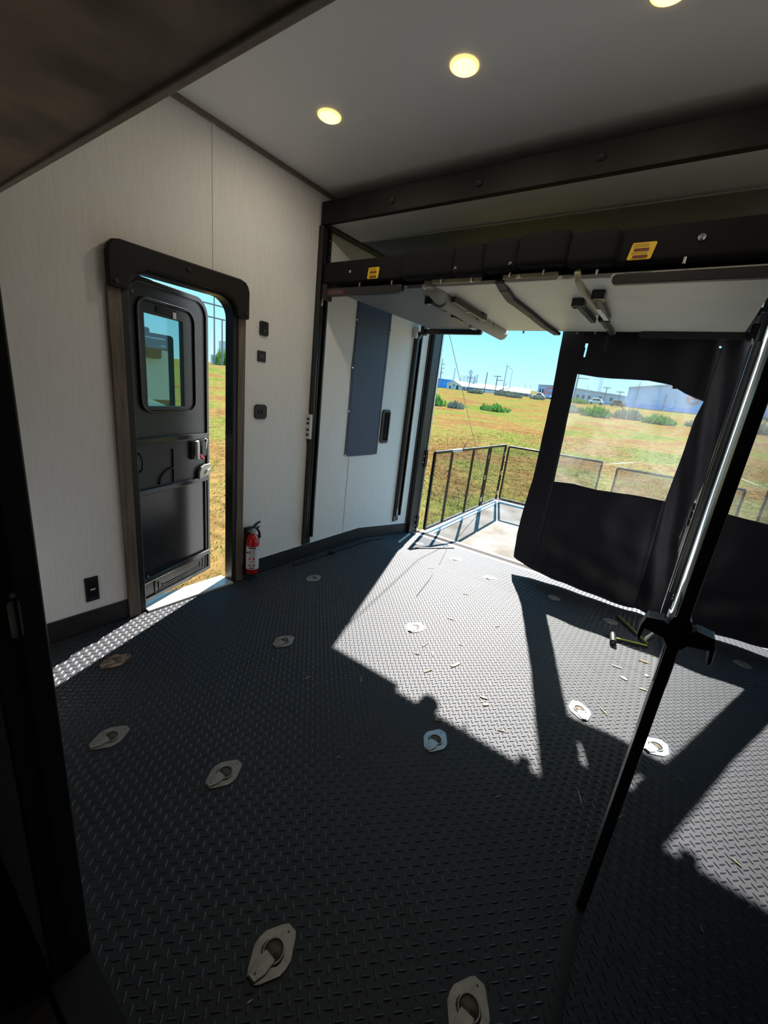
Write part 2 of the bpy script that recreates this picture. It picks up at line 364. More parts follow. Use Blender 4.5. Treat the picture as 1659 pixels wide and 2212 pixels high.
# baseboards
def baseboard(name, x0, x1, y0, y1, lab):
    pts = [(y0, 0.002), (y0, 0.104)]
    if y1 > 2.83: pts += [(2.80, 0.104), (y1, 0.104 + fz(y1)), (y1, fz(y1) + 0.002), (2.83, 0.002)]
    else: pts += [(y1, 0.104), (y1, 0.002)]
    o = MB().prism(pts, 0, x0, x1).build(name, 'base', bevel=0.002); struct(o, lab, 'baseboard'); return o
baseboard('baseboard_left', XL, XL + 0.012, 0.181, 0.86, 'black kick board left of the entry door')
bb = baseboard('baseboard_left.001', XL, XL + 0.012, 1.556, 3.66, 'black kick board from entry door to ramp corner')
MB().prism([(1.556, 0.104), (2.80, 0.104), (3.66, 0.104 + fz(3.66)), (3.66, 0.109 + fz(3.66)), (2.80, 0.109), (1.556, 0.109)], 0, XL, XL + 0.004).build('white_edge', 'white', bb)
baseboard('baseboard_right', XR - 0.012, XR, 1.385, 3.66, 'black kick board along the right wall')
lp_ = thing('cargo_panel', (XR, 0.8, 0), 'dark lower wall panel seen through the glass door', 'panel', kind='structure')
MB().box((XR - 0.022, 0.25, 0.0), (XR, 1.38, 1.05)).build('panel_board', 'blkmatte', lp_, bevel=0.003)
MB().box((XR - 0.014, 1.384, 0.104), (XR, 2.09, 1.05)).build('panel_board', 'base', lp_, bevel=0.003)
# rear opening: header, corner posts, threshold
hd = MB().box((XL - T, YR - 0.06, 2.32), (XR + T, YR, ZC)).build('wall_rear', 'blk'); struct(hd, 'black header above the rear ramp opening', 'wall')
def corner_post(name, xw, sgn, lab):
    t = thing(name, (xw, 3.72, fz(3.72)), lab, 'post', kind='structure')
    a, b = sorted((xw, xw + sgn * 0.05))
    MB().box((a, 3.63, -0.16), (b, 3.80, 2.32)).build('post', 'blk', t, bevel=0.006)
    MB().box((xw + sgn * 0.0, 3.606, -0.11), (xw + sgn * 0.008, 3.614, 2.3)).build('seal', 'blkmatte', t)
    MB().box((xw + sgn * 0.050, 3.775, -0.16), (xw + sgn * 0.056, 3.80, 2.3)).build('edge_strip', 'alu', t)
    for k, z in enumerate((0.72, 0.655, 0.02, -0.045)):
        MB().tube([(xw + sgn * 0.05, 3.73, z), (xw + sgn * 0.058, 3.73, z)], 0.009, 8).build('bolt', 'chrome', t)
    MB().box((xw + sgn * 0.05, 3.745, 0.60), (xw + sgn * 0.066, 3.79, 0.78)).build('hinge_bracket', 'blk', t, bevel=0.003)
    MB().box((xw + sgn * 0.05, 3.745, -0.08), (xw + sgn * 0.066, 3.79, 0.06)).build('hinge_bracket', 'blk', t, bevel=0.003)
    return t
corner_post('trim_5', XL, 1, 'black hinged corner post left of the ramp opening')
corner_post('trim_6', XR, -1, 'black corner post right of the ramp opening behind curtain')
th = thing('trim_7', (-1, 3.78, -0.14), 'worn metal threshold strip along the ramp opening', 'threshold', kind='structure')
MB().prism([(3.70, fz(3.70) + 0.001), (3.755, fz(3.755) + 0.003), (3.755, fz(3.755) - 0.02), (3.70, fz(3.70) - 0.02)], 0, XL + 0.03, XR - 0.03).build('cover_plate', 'alupaint', th)
MB().box((XL + 0.03, 3.756, -0.19), (XR - 0.03, 3.865, -0.138)).build('hinge_rail', 'rustdark', th)
MB().box((XL + 0.0, 3.805, -0.19), (XL + 0.06, 3.84, -0.12)).build('ochre_corner', 'ochre', th)

# entry door surround
ds = thing('door_1', (XL, 1.2, 0), 'entry door opening with black frame and brown side trims', 'door', kind='structure')
MB().ring(rrect(0.905, 1.515, -0.03, 1.735, [0.002, 0.002, 0.12, 0.12], 8), rrect(0.945, 1.480, -0.02, 1.698, [0.002, 0.002, 0.095, 0.095], 8), 0, XL - 0.06, XL + 0.014).build('door_frame', 'blk', ds, bevel=0.003)
MB().box((XL, 0.857, 0.0), (XL + 0.022, 0.912, 1.62)).build('side_trim', 'woodtrim', ds, bevel=0.002)
MB().box((XL, 1.508, 0.0), (XL + 0.022, 1.556, 1.62)).build('side_trim', 'woodtrim', ds, bevel=0.002)
vp = rrect(0.855, 1.560, 1.608, 1.800, [0.004, 0.004, 0.055, 0.055], 6)
vin = [(0.855, 1.608), (0.935, 1.608), (0.940, 1.640), (0.965, 1.685), (1.02, 1.710), (1.40, 1.712), (1.455, 1.690), (1.480, 1.650), (1.488, 1.608), (1.560, 1.608)]
top = [(1.560, 1.745), (1.552, 1.772), (1.535, 1.792), (1.505, 1.800), (0.910, 1.800), (0.880, 1.792), (0.862, 1.772), (0.855, 1.745)]
MB().prism(vin + top, 0, XL + 0.012, XL + 0.05).build('header_cover', 'bedface', ds, bevel=0.008)
for y, z in ((0.885, 1.635), (1.21, 1.765), (1.535, 1.635)):
    MB().tube([(XL + 0.05, y, z), (XL + 0.056, y, z)], 0.010, 10).build('screw_cap', 'blk', ds)
MB().box((XL - 0.10, 0.946, -0.018), (XL + 0.035, 1.479, 0.012)).build('sill', 'alupaint', ds, bevel=0.002)
for y in (1.0, 1.22, 1.44):
    MB().tube([(XL + 0.02, y, 0.011), (XL + 0.02, y, 0.0135)], 0.005, 8).build('screw', 'zinc', ds)

# entry door leaf, opened about 20 degrees outward; local axes: s along leaf, n toward room
HX, HY = XL - 0.004, 0.93
LD = Vector((-0.33497, 0.94223, 0)); LN = Vector((0.94223, 0.33497, 0))
lf = thing('entry_door_leaf', (HX, HY, 0.04), 'black entry door standing ajar with tinted window and red latch', 'door')
class LB(MB):
    """points given as (s, n, z) in the leaf's frame"""
    def build(s, *a, **k):
        s.v = [tuple(Vector((HX, HY, 0)) + LD * p[0] + LN * p[1] + Vector((0, 0, p[2]))) for p in s.v]
        return MB.build(s, *a, **k)
LW = 0.560
O = rrect(0.0, LW, 0.036, 1.694, [0.004, 0.004, 0.095, 0.095], 8)
I = rrect(0.030, LW - 0.020, 0.060, 1.668, [0.004, 0.004, 0.075, 0.075], 8)
LB().ring(O, I, 1, -0.040, 0.0).build('leaf_frame', 'blkgloss', lf, bevel=0.003)
LB().box((-0.012, -0.03, 0.04), (0.012, 0.012, 1.60)).build('hinge_strip', 'blk', lf, bevel=0.002)
# upper moulded panel with the window hole
wo = rrect(0.030, LW - 0.020, 0.945, 1.668, [0.003, 0.003, 0.075, 0.075], 8); wi = rrect(0.118, 0.368, 1.105, 1.545, 0.004, 8)
LB().ring(wo, wi, 1, -0.034, -0.012).build('upper_panel', 'blk', lf)
LB().ring(rrect(0.068, 0.455, 1.072, 1.612, 0.065, 8), rrect(0.080, 0.443, 1.084, 1.600, 0.055, 8), 1, -0.012, 0.003).build('window_bezel', 'blkgloss', lf, bevel=0.003)
LB().ring(rrect(0.084, 0.438, 1.084, 1.596, 0.04, 8), rrect(0.118, 0.368, 1.105, 1.545, 0.004, 8), 1, -0.016, -0.008).build('window_frame', 'blk', lf, bevel=0.002)
LB().box((0.118, -0.026, 1.105), (0.368, -0.022, 1.545)).build('window_glass', 'entryglass', lf)
LB().box((0.19, -0.008, 1.556), (0.325, -0.004, 1.588)).build('shade_label', 'bedface', lf)
LB().box((0.295, -0.004, 1.548), (0.318, -0.002, 1.578)).build('barcode_sticker', 'vinyl', lf)
LB().box((0.02, -0.012, 0.918), (LW - 0.01, 0.006, 0.948)).build('upper_rail', 'blkgloss', lf, bevel=0.003)
LB().box((0.030, -0.03, 0.675), (LW - 0.02, -0.012, 0.920)).build('latch_panel', 'blk', lf)
LB().box((0.0, -0.012, 0.652), (LW - 0.01, 0.006, 0.680)).build('lower_rail', 'blkgloss', lf, bevel=0.003)
LB().box((0.030, -0.03, 0.17), (LW - 0.02, -0.016, 0.655)).build('lower_panel', 'blkgloss', lf)
LB().box((LW - 0.035, -0.016, 0.17), (LW - 0.02, -0.006, 0.655)).build('screen_spline', 'blk', lf)
LB().box((0.0, -0.012, 0.150), (LW - 0.01, 0.004, 0.180)).build('bottom_rail', 'blkgloss', lf, bevel=0.003)
LB().box((0.030, -0.03, 0.045), (LW - 0.02, -0.010, 0.155)).build('kick_plate', 'blk', lf)
for k in range(3):
    a = 0.10 + 0.028 * k; b = 0.52 - 0.026 * k; z0 = 0.06 + 0.012 * k
    LB().box((a, -0.010, z0), (b, -0.005, z0 + 0.004)).build('rib', 'blkgloss', lf)
    LB().box((b, -0.010, z0), (b + 0.004, -0.005, 0.14 - 0.012 * k)).build('rib', 'blkgloss', lf)
    LB().box((a, -0.010, z0), (a + 0.004, -0.005, 0.14 - 0.02 * k)).build('rib', 'blkgloss', lf)
LB().tube([(0.040, -0.010, 0.875), (0.046, 0.004, 0.86), (0.048, 0.008, 0.825), (0.046, 0.004, 0.79), (0.040, -0.010, 0.775)], 0.005, 8).build('pull_handle', 'blk', lf, smooth=True)
LB().box((0.268, -0.012, 0.685), (0.274, -0.004, 0.875)).build('slider_rib', 'blkgloss', lf)
arc = [(0.164 + 0.106 - 0.106 * math.cos(a), -0.006, 0.690 + 0.080 * math.sin(a)) for a in [k * PI / 16 for k in range(9)]]
LB().tube(arc, 0.0045, 6).build('slider_arc', 'blkgloss', lf)
LB().box((0.405, -0.012, 0.80), (0.425, 0.002, 0.905)).build('latch_pocket', 'blkmatte', lf)
LB().prism([(0.428, 0.905), (0.446, 0.912), (0.452, 0.86), (0.445, 0.800), (0.432, 0.797), (0.430, 0.85)], 1, 0.004, 0.022).build('latch_handle', 'offwhite', lf, bevel=0.003)
LB().box((0.470, -0.012, 0.815), (0.512, 0.020, 0.900)).build('lock_body', 'blk', lf, bevel=0.004)
LB().tube([(0.492, 0.010, 0.905), (0.50, 0.018, 0.92), (0.516, 0.018, 0.915), (0.520, 0.010, 0.875), (0.515, 0.01, 0.830)], 0.0035, 8).build('lock_bail', 'chrome', lf, smooth=True)
LB().prism([(0.455, 0.832), (0.468, 0.828), (0.495, 0.802), (0.488, 0.790), (0.470, 0.805), (0.456, 0.815)], 1, 0.008, 0.020).build('red_lever', 'redplastic', lf, bevel=0.002)['label'] = 'small red lock lever'
LB().prism([(0.455, 0.672), (0.458, 0.715), (0.475, 0.745), (0.505, 0.757), (0.556, 0.758), (0.556, 0.69), (0.50, 0.68)], 1, -0.004, 0.012).build('latch_guard', 'zinc', lf, bevel=0.003)
LB().tube([(0.505, 0.015, 0.70), (0.52, 0.018, 0.722), (0.545, 0.015, 0.728)], 0.004, 6).build('guard_spring', 'chrome', lf)
for s_, z in ((0.05, 1.62), (0.02, 0.4), (0.05, 0.19)):
    LB().tube([(s_, 0, z), (s_, 0.003, z)], 0.005, 8).build('screw', 'zinc', lf)

# ================================================================ GLASS DOOR at right, opened 90 degrees
gd = thing('glass_door', (0.090, 0.20, 0.10), 'tinted glass door in black frame swung open at right', 'door')
ZB, ZT, YA, YB, GX = 0.100, 1.79, 0.125, 0.968, 0.0895
MB().box((0.079, 0.915, ZB), (0.100, YB, ZT)).build('stile', 'blk', gd, bevel=0.002)
MB().box((0.079, YA, ZB), (0.100, YA + 0.030, ZT)).build('stile', 'blk', gd, bevel=0.002)
MB().box((0.079, YA + 0.030, ZB), (0.100, 0.915, ZB + 0.05)).build('bottom_rail', 'blkmatte', gd, bevel=0.002)
MB().box((0.079, YA + 0.030, ZT - 0.05), (0.100, 0.915, ZT)).build('top_rail', 'blk', gd, bevel=0.002)
MB().box((GX, YA + 0.030, ZB + 0.05), (GX + 0.004, 0.915, ZT - 0.05)).build('glass_pane', 'doorglass', gd)
HP = [(0.035, 0.935), (0.062, 0.939), (0.070, 0.933), (0.072, 0.944), (0.075, 0.953), (0.080, 0.954), (0.080, 0.890), (0.076, 0.892), (0.069, 0.903), (0.037, 0.909), (0.033, 0.876), (0.028, 0.888), (0.029, 0.915)]
MB().prism(HP, 1, 0.912, 0.950).build('door_handle', 'blkgloss', gd, bevel=0.002)
MB().prism([(0.18 - a, b) for a, b in HP[::-1]], 1, 0.912, 0.950).build('door_handle', 'blkgloss', gd, bevel=0.002)
MB().box((0.0775, 0.925, 0.80), (0.0795, 0.960, 0.99)).build('latch_plate', 'blkgloss', gd)
for z in (0.35, 1.0, 1.65):
    MB().tube([(0.104, YA, z - 0.04), (0.104, YA, z + 0.04)], 0.007, 8).build('hinge', 'blk', gd)

# ================================================================ BED TRACKS
def track(name, xw, sgn, y0, y1, z0, z1, lab):
    t = thing(name, (xw, (y0 + y1) / 2, z0), lab, 'rail', 'bed lift tracks')
    def bx(a, b, c, d, e, f): return MB().box((xw + sgn * a, c, e), (xw + sgn * b, d, f))
    bx(0.0, 0.012, y0, y1, z0, z1).build('back_plate', 'blk', t)
    bx(0.012, 0.042, y0, y0 + 0.016, z0 + 0.06, z1).build('flange', 'blkgloss', t, bevel=0.002)
    bx(0.012, 0.042, y1 - 0.016, y1, z0 + 0.06, z1).build('flange', 'blkgloss', t, bevel=0.002)
    bx(0.012, 0.030, (y0 + y1) / 2 - 0.006, (y0 + y1) / 2 + 0.006, z0 + 0.06, z1).build('rack', 'blk', t)
    for yy, zz in ((y0 + 0.015, z0 + 0.018), (y0 + 0.015, z0 + 0.045), (y1 - 0.015, z0 + 0.045)):
        MB().tube([(xw + sgn * 0.012, yy, zz), (xw + sgn * 0.017, yy, zz)], 0.005, 8).build('bolt', 'chrome', t)
    return t
t1 = track('bed_track', XL, 1, 2.100, 2.180, 0.11, 2.26, 'black vertical bed track on left wall nearest the entry door')
MB().box((XL + 0.001, 2.082, 0.93), (XL + 0.0415, 2.0995, 1.10)).build('sticker', 'labelwhite', t1)
for z in (0.95, 0.985, 1.03, 1.06): MB().box((XL + 0.006, 2.0812, z), (XL + 0.030, 2.0820, z + 0.016)).build('sticker_print', 'blk', t1)
for z in (2.19, 2.14, 2.10, 2.085): MB().tube([(XL + 0.042, 2.16, z), (XL + 0.046, 2.16, z)], 0.004, 8).build('bolt', 'chrome', t1)
t2 = track('bed_track.001', XL, 1, 3.350, 3.435, 0.06, 1.86, 'black vertical bed track on left wall beside the ramp corner')
MB().box((XL + 0.042, 3.352, 0.13), (XL + 0.044, 3.366, 0.20)).build('sticker', 'labelwhite', t2)
track('bed_track.002', XR, -1, 3.550, 3.612, 0.06, 1.86, 'black vertical bed track on right wall beside the curtain')
tf = track('bed_track.003', XR, -1, 2.100, 2.180, 0.11, 2.26, 'black vertical bed track on right wall behind the glass door')

# ================================================================ UPPER BED
ub = thing('upper_bed', (-0.95, 2.12, 2.26), 'raised upper bunk with dark rail and grey underside near ceiling', 'bed')
MB().box((XL + 0.015, 2.098, 2.262), (XR - 0.015, 2.132, 2.385)).build('front_rail', 'bedface', ub, bevel=0.004)
for x, z in ((-1.60, 2.318), (-1.09, 2.318), (-0.55, 2.325)):
    MB().lathe([(0.016, 2.098), (0.016, 2.090), (0.008, 2.084)], (x, 0, z), 14, ax=1).build('rail_knob', 'blk', ub)
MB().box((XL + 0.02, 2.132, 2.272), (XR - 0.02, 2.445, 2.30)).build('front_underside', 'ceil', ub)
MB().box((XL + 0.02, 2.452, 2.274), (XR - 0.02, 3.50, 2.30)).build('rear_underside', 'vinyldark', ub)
MB().box((XL + 0.02, 2.444, 2.268), (XR - 0.02, 2.453, 2.280)).build('seam_strip', 'vinyl', ub, bevel=0.001)
MB().box((XL + 0.012, 2.132, 2.255), (XL + 0.055, 3.50, 2.31)).build('side_rail', 'blk', ub, bevel=0.004)
MB().box((XR - 0.055, 2.132, 2.255), (XR - 0.012, 3.50, 2.31)).build('side_rail', 'blk', ub, bevel=0.004)
MB().box((XL + 0.03, 2.14, 2.301), (XR - 0.03, 3.48, 2.37)).build('mattress', 'cushion', ub, bevel=0.02)

# ================================================================ LOWER BED (raised sofa bunk)
lb = thing('lower_bed', (-0.95, 2.7, 1.88), 'raised sofa bunk with black cushions and pale underside panels', 'bed')
ZU = 1.885
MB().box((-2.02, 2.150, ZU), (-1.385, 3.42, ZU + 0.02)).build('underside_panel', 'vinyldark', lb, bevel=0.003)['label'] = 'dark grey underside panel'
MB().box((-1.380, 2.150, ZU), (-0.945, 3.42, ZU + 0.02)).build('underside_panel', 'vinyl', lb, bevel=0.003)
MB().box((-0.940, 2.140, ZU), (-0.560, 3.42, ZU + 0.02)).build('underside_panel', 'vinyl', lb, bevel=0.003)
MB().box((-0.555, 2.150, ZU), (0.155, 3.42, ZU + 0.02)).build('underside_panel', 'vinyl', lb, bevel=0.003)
for x0, x1 in ((-1.30, -1.02), (-0.90, -0.64)):
    MB().box((x0, 2.128, ZU + 0.012), (x1, 2.150, ZU + 0.032)).build('panel_lip', 'piping', lb)
MB().tube([(-1.315, 2.15, 1.925), (-1.325, 2.22, 1.895), (-1.335, 2.34, 1.872), (-1.355, 2.8, 1.864), (-1.375, 3.43, 1.862)], [0.045, 0.052, 0.050, 0.048, 0.046], 18).build('fabric_roll', 'greyfab', lb, smooth=True)
for y in (2.30, 2.315, 3.1):
    MB().tube([(-1.337 - (y - 2.25) * 0.035 + 0.0, y, 1.870), (-1.337 - (y - 2.25) * 0.035, y + 0.004, 1.870)], 0.0525, 18).build('roll_seam', 'vinyldark', lb)
bs = [(-0.915, 2.135, 1.895), (-0.922, 2.22, 1.878), (-0.945, 2.4, 1.870), (-0.950, 2.8, 1.872), (-0.955, 3.1, 1.868), (-0.945, 3.44, 1.870)]
bk = MB()
for a, b in zip(bs, bs[1:]): bk.beam(a, b, 0.05, 0.022)
bk.build('black_strap', 'fabric', lb, bevel=0.006)['label'] = 'wavy black fabric strap'
MB().tube([(-0.552, 2.12, 1.91), (-0.553, 2.17, 1.888), (-0.557, 2.30, 1.876), (-0.545, 2.8, 1.876), (-0.555, 3.40, 1.876)], [0.014, 0.016, 0.016, 0.013, 0.012], 10).build('tan_strap', 'piping', lb, smooth=True)
# cushions on the front face
def cushion(x0, x1, z0, z1, y0=2.105, y1=2.6, name='cushion', m='cushion', bv=0.03, n=3):
    o = MB().box((x0, y0, z0), (x1, y1, z1)).build(name, m, lb)
    b = o.modifiers.new('bevel', 'BEVEL'); b.width = bv; b.segments = 5; b.limit_method = 'NONE'
    o.data.shade_smooth(); return o
cushion(-2.115, -1.46, 1.925, 2.055, 2.112, 2.55, 'arm_cushion', 'cushion', 0.022)
cushion(-1.49, -1.16, 1.918, 2.060, 2.085, 2.6)
cushion(-1.170, -0.995, 1.915, 2.062, 2.080, 2.6)
cushion(-1.005, -0.825, 1.925, 2.070, 2.082, 2.6)
cushion(-0.835, -0.60, 1.932, 2.076, 2.075, 2.6)
cushion(-0.61, -0.40, 1.925, 2.060, 2.085, 2.6)
cushion(-0.42, 0.212, 1.925, 2.060, 2.112, 2.55, 'arm_cushion', 'cushion', 0.022)
MB().box((-2.0, 2.6, 1.906), (0.14, 3.40, 2.0)).build('mattress', 'cushion', lb, bevel=0.02)
def bolt(x, z, y=2.11, r=0.009, p=None, m='chrome'):
    MB().lathe([(r, 0.0), (r, -0.005), (r * 0.5, -0.009)], (x, y, z), 12, ax=1).build('snap_button', m, p or lb)
for x, z, r in ((-1.878, 1.987, 0.009), (-1.146, 1.951, 0.008), (-0.857, 1.953, 0.008), (-0.124, 1.997, 0.013)):
    bolt(x, z, 2.112 if x < -1.5 or x > -0.4 else 2.085, r)
for x, z in ((-1.80, 1.913), (-1.56, 1.913), (-1.235, 1.905), (-1.06, 1.905), (-0.86, 1.912), (-0.70, 1.915), (-0.47, 1.90), (-0.16, 1.925)):
    MB().tube([(x, 2.118, z + 0.01), (x, 2.118, z - 0.012)], 0.007, 8).build('screw_foot', 'chrome', lb)
def sticker(x0, x1, z0, z1, slant=0.0):
    st = MB().prism([(x0, z0 + 0.004), (x0 + 0.004, z0), (x1 - 0.004, z0), (x1, z0 + 0.004), (x1 + slant, z1 - 0.004), (x1 - 0.004 + slant, z1), (x0 + 0.004 + slant, z1), (x0 + slant, z1 - 0.004)], 1, 2.1085, 2.1115).build('warning_sticker', 'yellow', lb)
    w = x1 - x0; h = z1 - z0
    for f in (0.18, 0.58):
        MB().box((x0 + w * 0.22, 2.1072, z0 + h * (f - 0.08)), (x1 - w * 0.16, 2.1084, z0 + h * (f + 0.08))).build('sticker_print', 'stickred', st)
    for f in (0.04, 0.34, 0.42, 0.74, 0.82, 0.9):
        MB().box((x0 + w * 0.15, 2.1078, z0 + h * f), (x1 - w * 0.2, 2.1084, z0 + h * (f + 0.018))).build('sticker_print', 'stickred', st)
sticker(-1.742, -1.662, 1.938, 1.998, 0.006)
sticker(-0.365, -0.278, 1.936, 1.998, 0.010)
def arm(x0, x1, z0, z1, y0, y1, red=0, endl=False, endr=True):
    pts = rrect(x0, x1, z0, z1, [(z1 - z0) * .48 if endl else .003, (z1 - z0) * .48 if endr else .003, .004 if endr else .003, .004], 5)
    if endl: pts = rrect(x0, x1, z0, z1, [0.018, 0.002, 0.002, 0.018], 5)
    else: pts = rrect(x0, x1, z0, z1, [0.002, 0.018, 0.010, 0.002], 5)
    o = MB().prism(pts, 1, y0, y1).build('lift_arm', 'blk', lb, bevel=0.003)
    if red:
        MB().box((x0 + 0.045, y0 - 0.001, z0 + 0.006), (x0 + 0.20, y0, z1 - 0.008)).build('red_label', 'redlabel', o)
        MB().box((x0 + 0.004, y0 - 0.001, z0 + 0.006), (x0 + 0.038, y0, z1 - 0.008)).build('red_label', 'redlabel', o)
        for k in range(3): MB().box((x0 + 0.06, y0 - 0.0016, z0 + 0.011 + k * 0.007), (x0 + 0.18, y0 - 0.001, z0 + 0.0125 + k * 0.007)).build('label_print', 'labeltext', o)
    return o
arm(-2.115, -1.492, 1.858, 1.902, 2.116, 2.146, 1)
arm(-0.405, 0.212, 1.850, 1.890, 2.118, 2.146, 0, endl=True)
arm(-2.115, -1.54, 1.848, 1.886, 3.385, 3.42, 1)
arm(-0.40, 0.212, 1.846, 1.884, 3.385, 3.42, 0, endl=True)
for y, xw, sg in ((2.14, XL, 1), (3.395, XL, 1), (2.14, XR, -1), (3.39, XR, -1)):
    o = MB().box((xw + sg * 0.0465, y - 0.03, 1.835), (xw + sg * 0.085, y + 0.03, 1.93)).build('lift_bracket', 'blk', lb, bevel=0.004)
    MB().tube([(xw + sg * 0.065, y - 0.032, 1.845), (xw + sg * 0.060, y - 0.034, 1.815), (xw + sg * 0.054, y - 0.032, 1.80)], 0.005, 6).build('lock_pin', 'chrome', o)
MB().box((XL + 0.005, 3.315, 1.80), (XL + 0.040, 3.345, 1.882)).build('end_cap', 'white', lb, bevel=0.003)
def hinge(cx, pts):
    for (x0, y0, x1, y1) in pts:
        z = 1.858
        h = MB().beam((x0, y0, z), (x1, y1, z), 0.026, 0.030).build('folding_leg_hinge', 'blk', lb, bevel=0.002)
        mx, my = (x0 + x1) / 2, (y0 + y1) / 2
        for k in (-0.012, 0.012): MB().tube([(mx, my + k, z - 0.015), (mx, my + k, z - 0.021)], 0.006, 8).build('rivet', 'chrome', h)
hinge(0, [(-1.42, 2.36, -1.40, 2.66), (-1.25, 2.30, -1.275, 2.78), (-1.455, 2.70, -1.44, 2.96)])
for x, y in ((-1.43, 2.36), (-1.29, 2.80)):
    MB().box((x - 0.03, y - 0.03, 1.845), (x + 0.03, y + 0.03, 1.884)).build('hinge_plate', 'blkgloss', lb, bevel=0.002)
MB().box((-1.46, 2.98, 1.825), (-1.425, 3.06, 1.86)).build('foot_pad', 'haze', lb, bevel=0.004)
hinge(0, [(-0.605, 2.48, -0.60, 2.90), (-0.49, 2.36, -0.51, 2.80), (-0.545, 2.86, -0.55, 3.30)])
for x, y in ((-0.49, 2.36), (-0.535, 2.86), (-0.61, 2.50)):
    MB().box((x - 0.03, y - 0.03, 1.845), (x + 0.03, y + 0.03, 1.884)).build('hinge_plate', 'blkgloss', lb, bevel=0.002)
MB().box((-0.525, 2.52, 1.838), (-0.500, 2.80, 1.846)).build('white_spacer', 'offwhite', lb)
MB().box((-0.60, 3.40, 1.76), (-0.575, 3.43, 1.86)).build('folded_foot', 'blk', lb, bevel=0.003)
for x in (-1.2, -0.95, -0.80, -0.68, -0.30):
    MB().tube([(x, 3.425, 1.890), (x, 3.425, 1.868)], 0.007, 8).build('screw_foot', 'zinc', lb)

# ================================================================ CURTAIN across the right half of the ramp opening
ct = thing('screen_curtain', (-0.35, 3.52, 0), 'black fabric ramp curtain with clear vinyl window', 'curtain')
YC = 3.52
def interp(tab, t):
    for (a, u), (b, v) in zip(tab, tab[1:]):
        if t <= b: return u + (v - u) * max(0, (t - a)) / (b - a)
    return tab[-1][1]
Lx = [(0.0, -0.932), (0.39, -0.946), (0.73, -0.916), (1.41, -0.912), (2.1, -0.932)]
TopZ = [(-0.95, 1.60), (-0.757, 1.601), (-0.613, 1.587), (-0.519, 1.584), (-0.284, 1.588), (-0.141, 1.568), (-0.05, 1.521), (0.064, 1.477), (0.3, 1.45)]
BotZ = [(-0.95, 0.765), (-0.745, 0.761), (-0.593, 0.775), (-0.421, 0.764), (-0.201, 0.779), (0.024, 0.783), (0.3, 0.79)]
WLx = [(0.0, -0.76), (0.76, -0.745), (1.6, -0.757), (2.1, -0.75)]
WRx = [(0.0, 0.045), (0.78, 0.024), (1.13, 0.040), (1.36, 0.044), (1.48, 0.064), (2.1, 0.07)]
Rx = [(0.0, 0.205), (0.40, 0.200), (0.55, 0.170), (0.75, 0.178), (0.95, 0.205), (2.1, 0.205)]
Hem = [(-0.95, 0.055), (-0.929, 0.030), (-0.777, -0.030), (-0.553, -0.066), (-0.19, -0.073), (0.12, -0.080), (0.3, -0.080)]
def cy(x, z):
    lo = max(0.0, 1 - z / 0.8)
    y = YC + 0.010 * math.sin(9 * x + 2.0 * z) * (0.4 + lo) + 0.006 * math.sin(23 * x - 3 * z + 1)
    if x > -0.02: y += 0.018 * math.sin(38 * (x + 0.15 * z)) * min(1, (x + 0.02) / 0.06)
    y += 0.013 * lo * math.sin(14 * z + 5 * x) + 0.008 * math.sin(17 * x + 21 * z) * math.sin(7 * x - 9 * z + 2) * (0.5 + lo)
    return y
def row(z0f, z1f, c0, c1, nu, nv, name, m, solid=0.004, skip=None):
    def f(u, v):
        # iterate once for the side curves that depend on z
        z = 0.8
        for _ in range(3):
            x = interp(c0, z) * (1 - u) + interp(c1, z) * u
            z = z0f(x) * (1 - v) + z1f(x) * v
        return (x, cy(x, z), z)
    b = MB().grid(f, nu, nv)
    if skip: b.f = [q for q in b.f if not skip([b.v[i] for i in q])]
    return b.build(name, m, ct, smooth=True, recalc=False, solid=solid)
hem = lambda x: interp(Hem, x); bz = lambda x: interp(BotZ, x); tz = lambda x: interp(TopZ, x); tp = lambda x: 2.02
def hole(q):
    cx = sum(p[0] for p in q) / 4; cz = sum(p[2] for p in q) / 4
    return (1.725 < cz < 1.82 and abs(cx + 0.735) < 0.004 + (cz - 1.725) * 0.075) or (abs(cx - 0.063) < 0.008 and abs(cz - 1.818) < 0.008)
row(hem, tp, Lx, WLx, 8, 60, 'border_strip', 'fabric')
row(hem, bz, WLx, WRx, 40, 34, 'lower_panel', 'fabric')
row(tz, tp, WLx, WRx, 120, 44, 'upper_panel', 'fabric', skip=hole)
row(hem, tp, WRx, Rx, 22, 70, 'side_folds', 'fabric')
row(bz, tz, WLx, WRx, 24, 24, 'clear_window', 'clearvinyl', solid=0.0)
MB().box((-0.13, YC - 0.012, 1.545), (-0.105, YC - 0.004, 1.572)).build('window_clip', 'blk', ct)
# pale crease lines of the vinyl
for pts in ([(-0.28, 1.19), (-0.20, 1.29), (-0.14, 1.41), (-0.10, 1.43), (-0.12, 1.50)], [(-0.42, 1.14), (-0.33, 1.18), (-0.28, 1.20), (-0.22, 1.27)],
            [(-0.60, 1.12), (-0.53, 1.16), (-0.50, 1.20)], [(-0.30, 1.10), (-0.22, 1.15), (-0.20, 1.22)], [(-0.52, 0.92), (-0.45, 0.96), (-0.30, 1.0), (-0.18, 1.03)]):
    MB().tube([(x, cy(x, z) - 0.001, z) for x, z in pts], [0.0008] + [0.0028] * (len(pts) - 2) + [0.0008], 5).build('vinyl_crease', 'clearvinyl', ct)
# hanging rail
cr_ = MB().box((-0.96, 3.50, 2.02), (0.25, 3.54, 2.045)).build('curtain_rail', 'blk', ct)
MB().tube([(-0.0, 3.50, 1.875), (-0.0, 3.492, 1.875)], 0.008, 8).build('snap_button', 'chrome', ct)
MB().tube([(0.12, 3.50, 1.862), (0.12, 3.492, 1.862)], 0.008, 8).build('snap_button', 'chrome', ct)

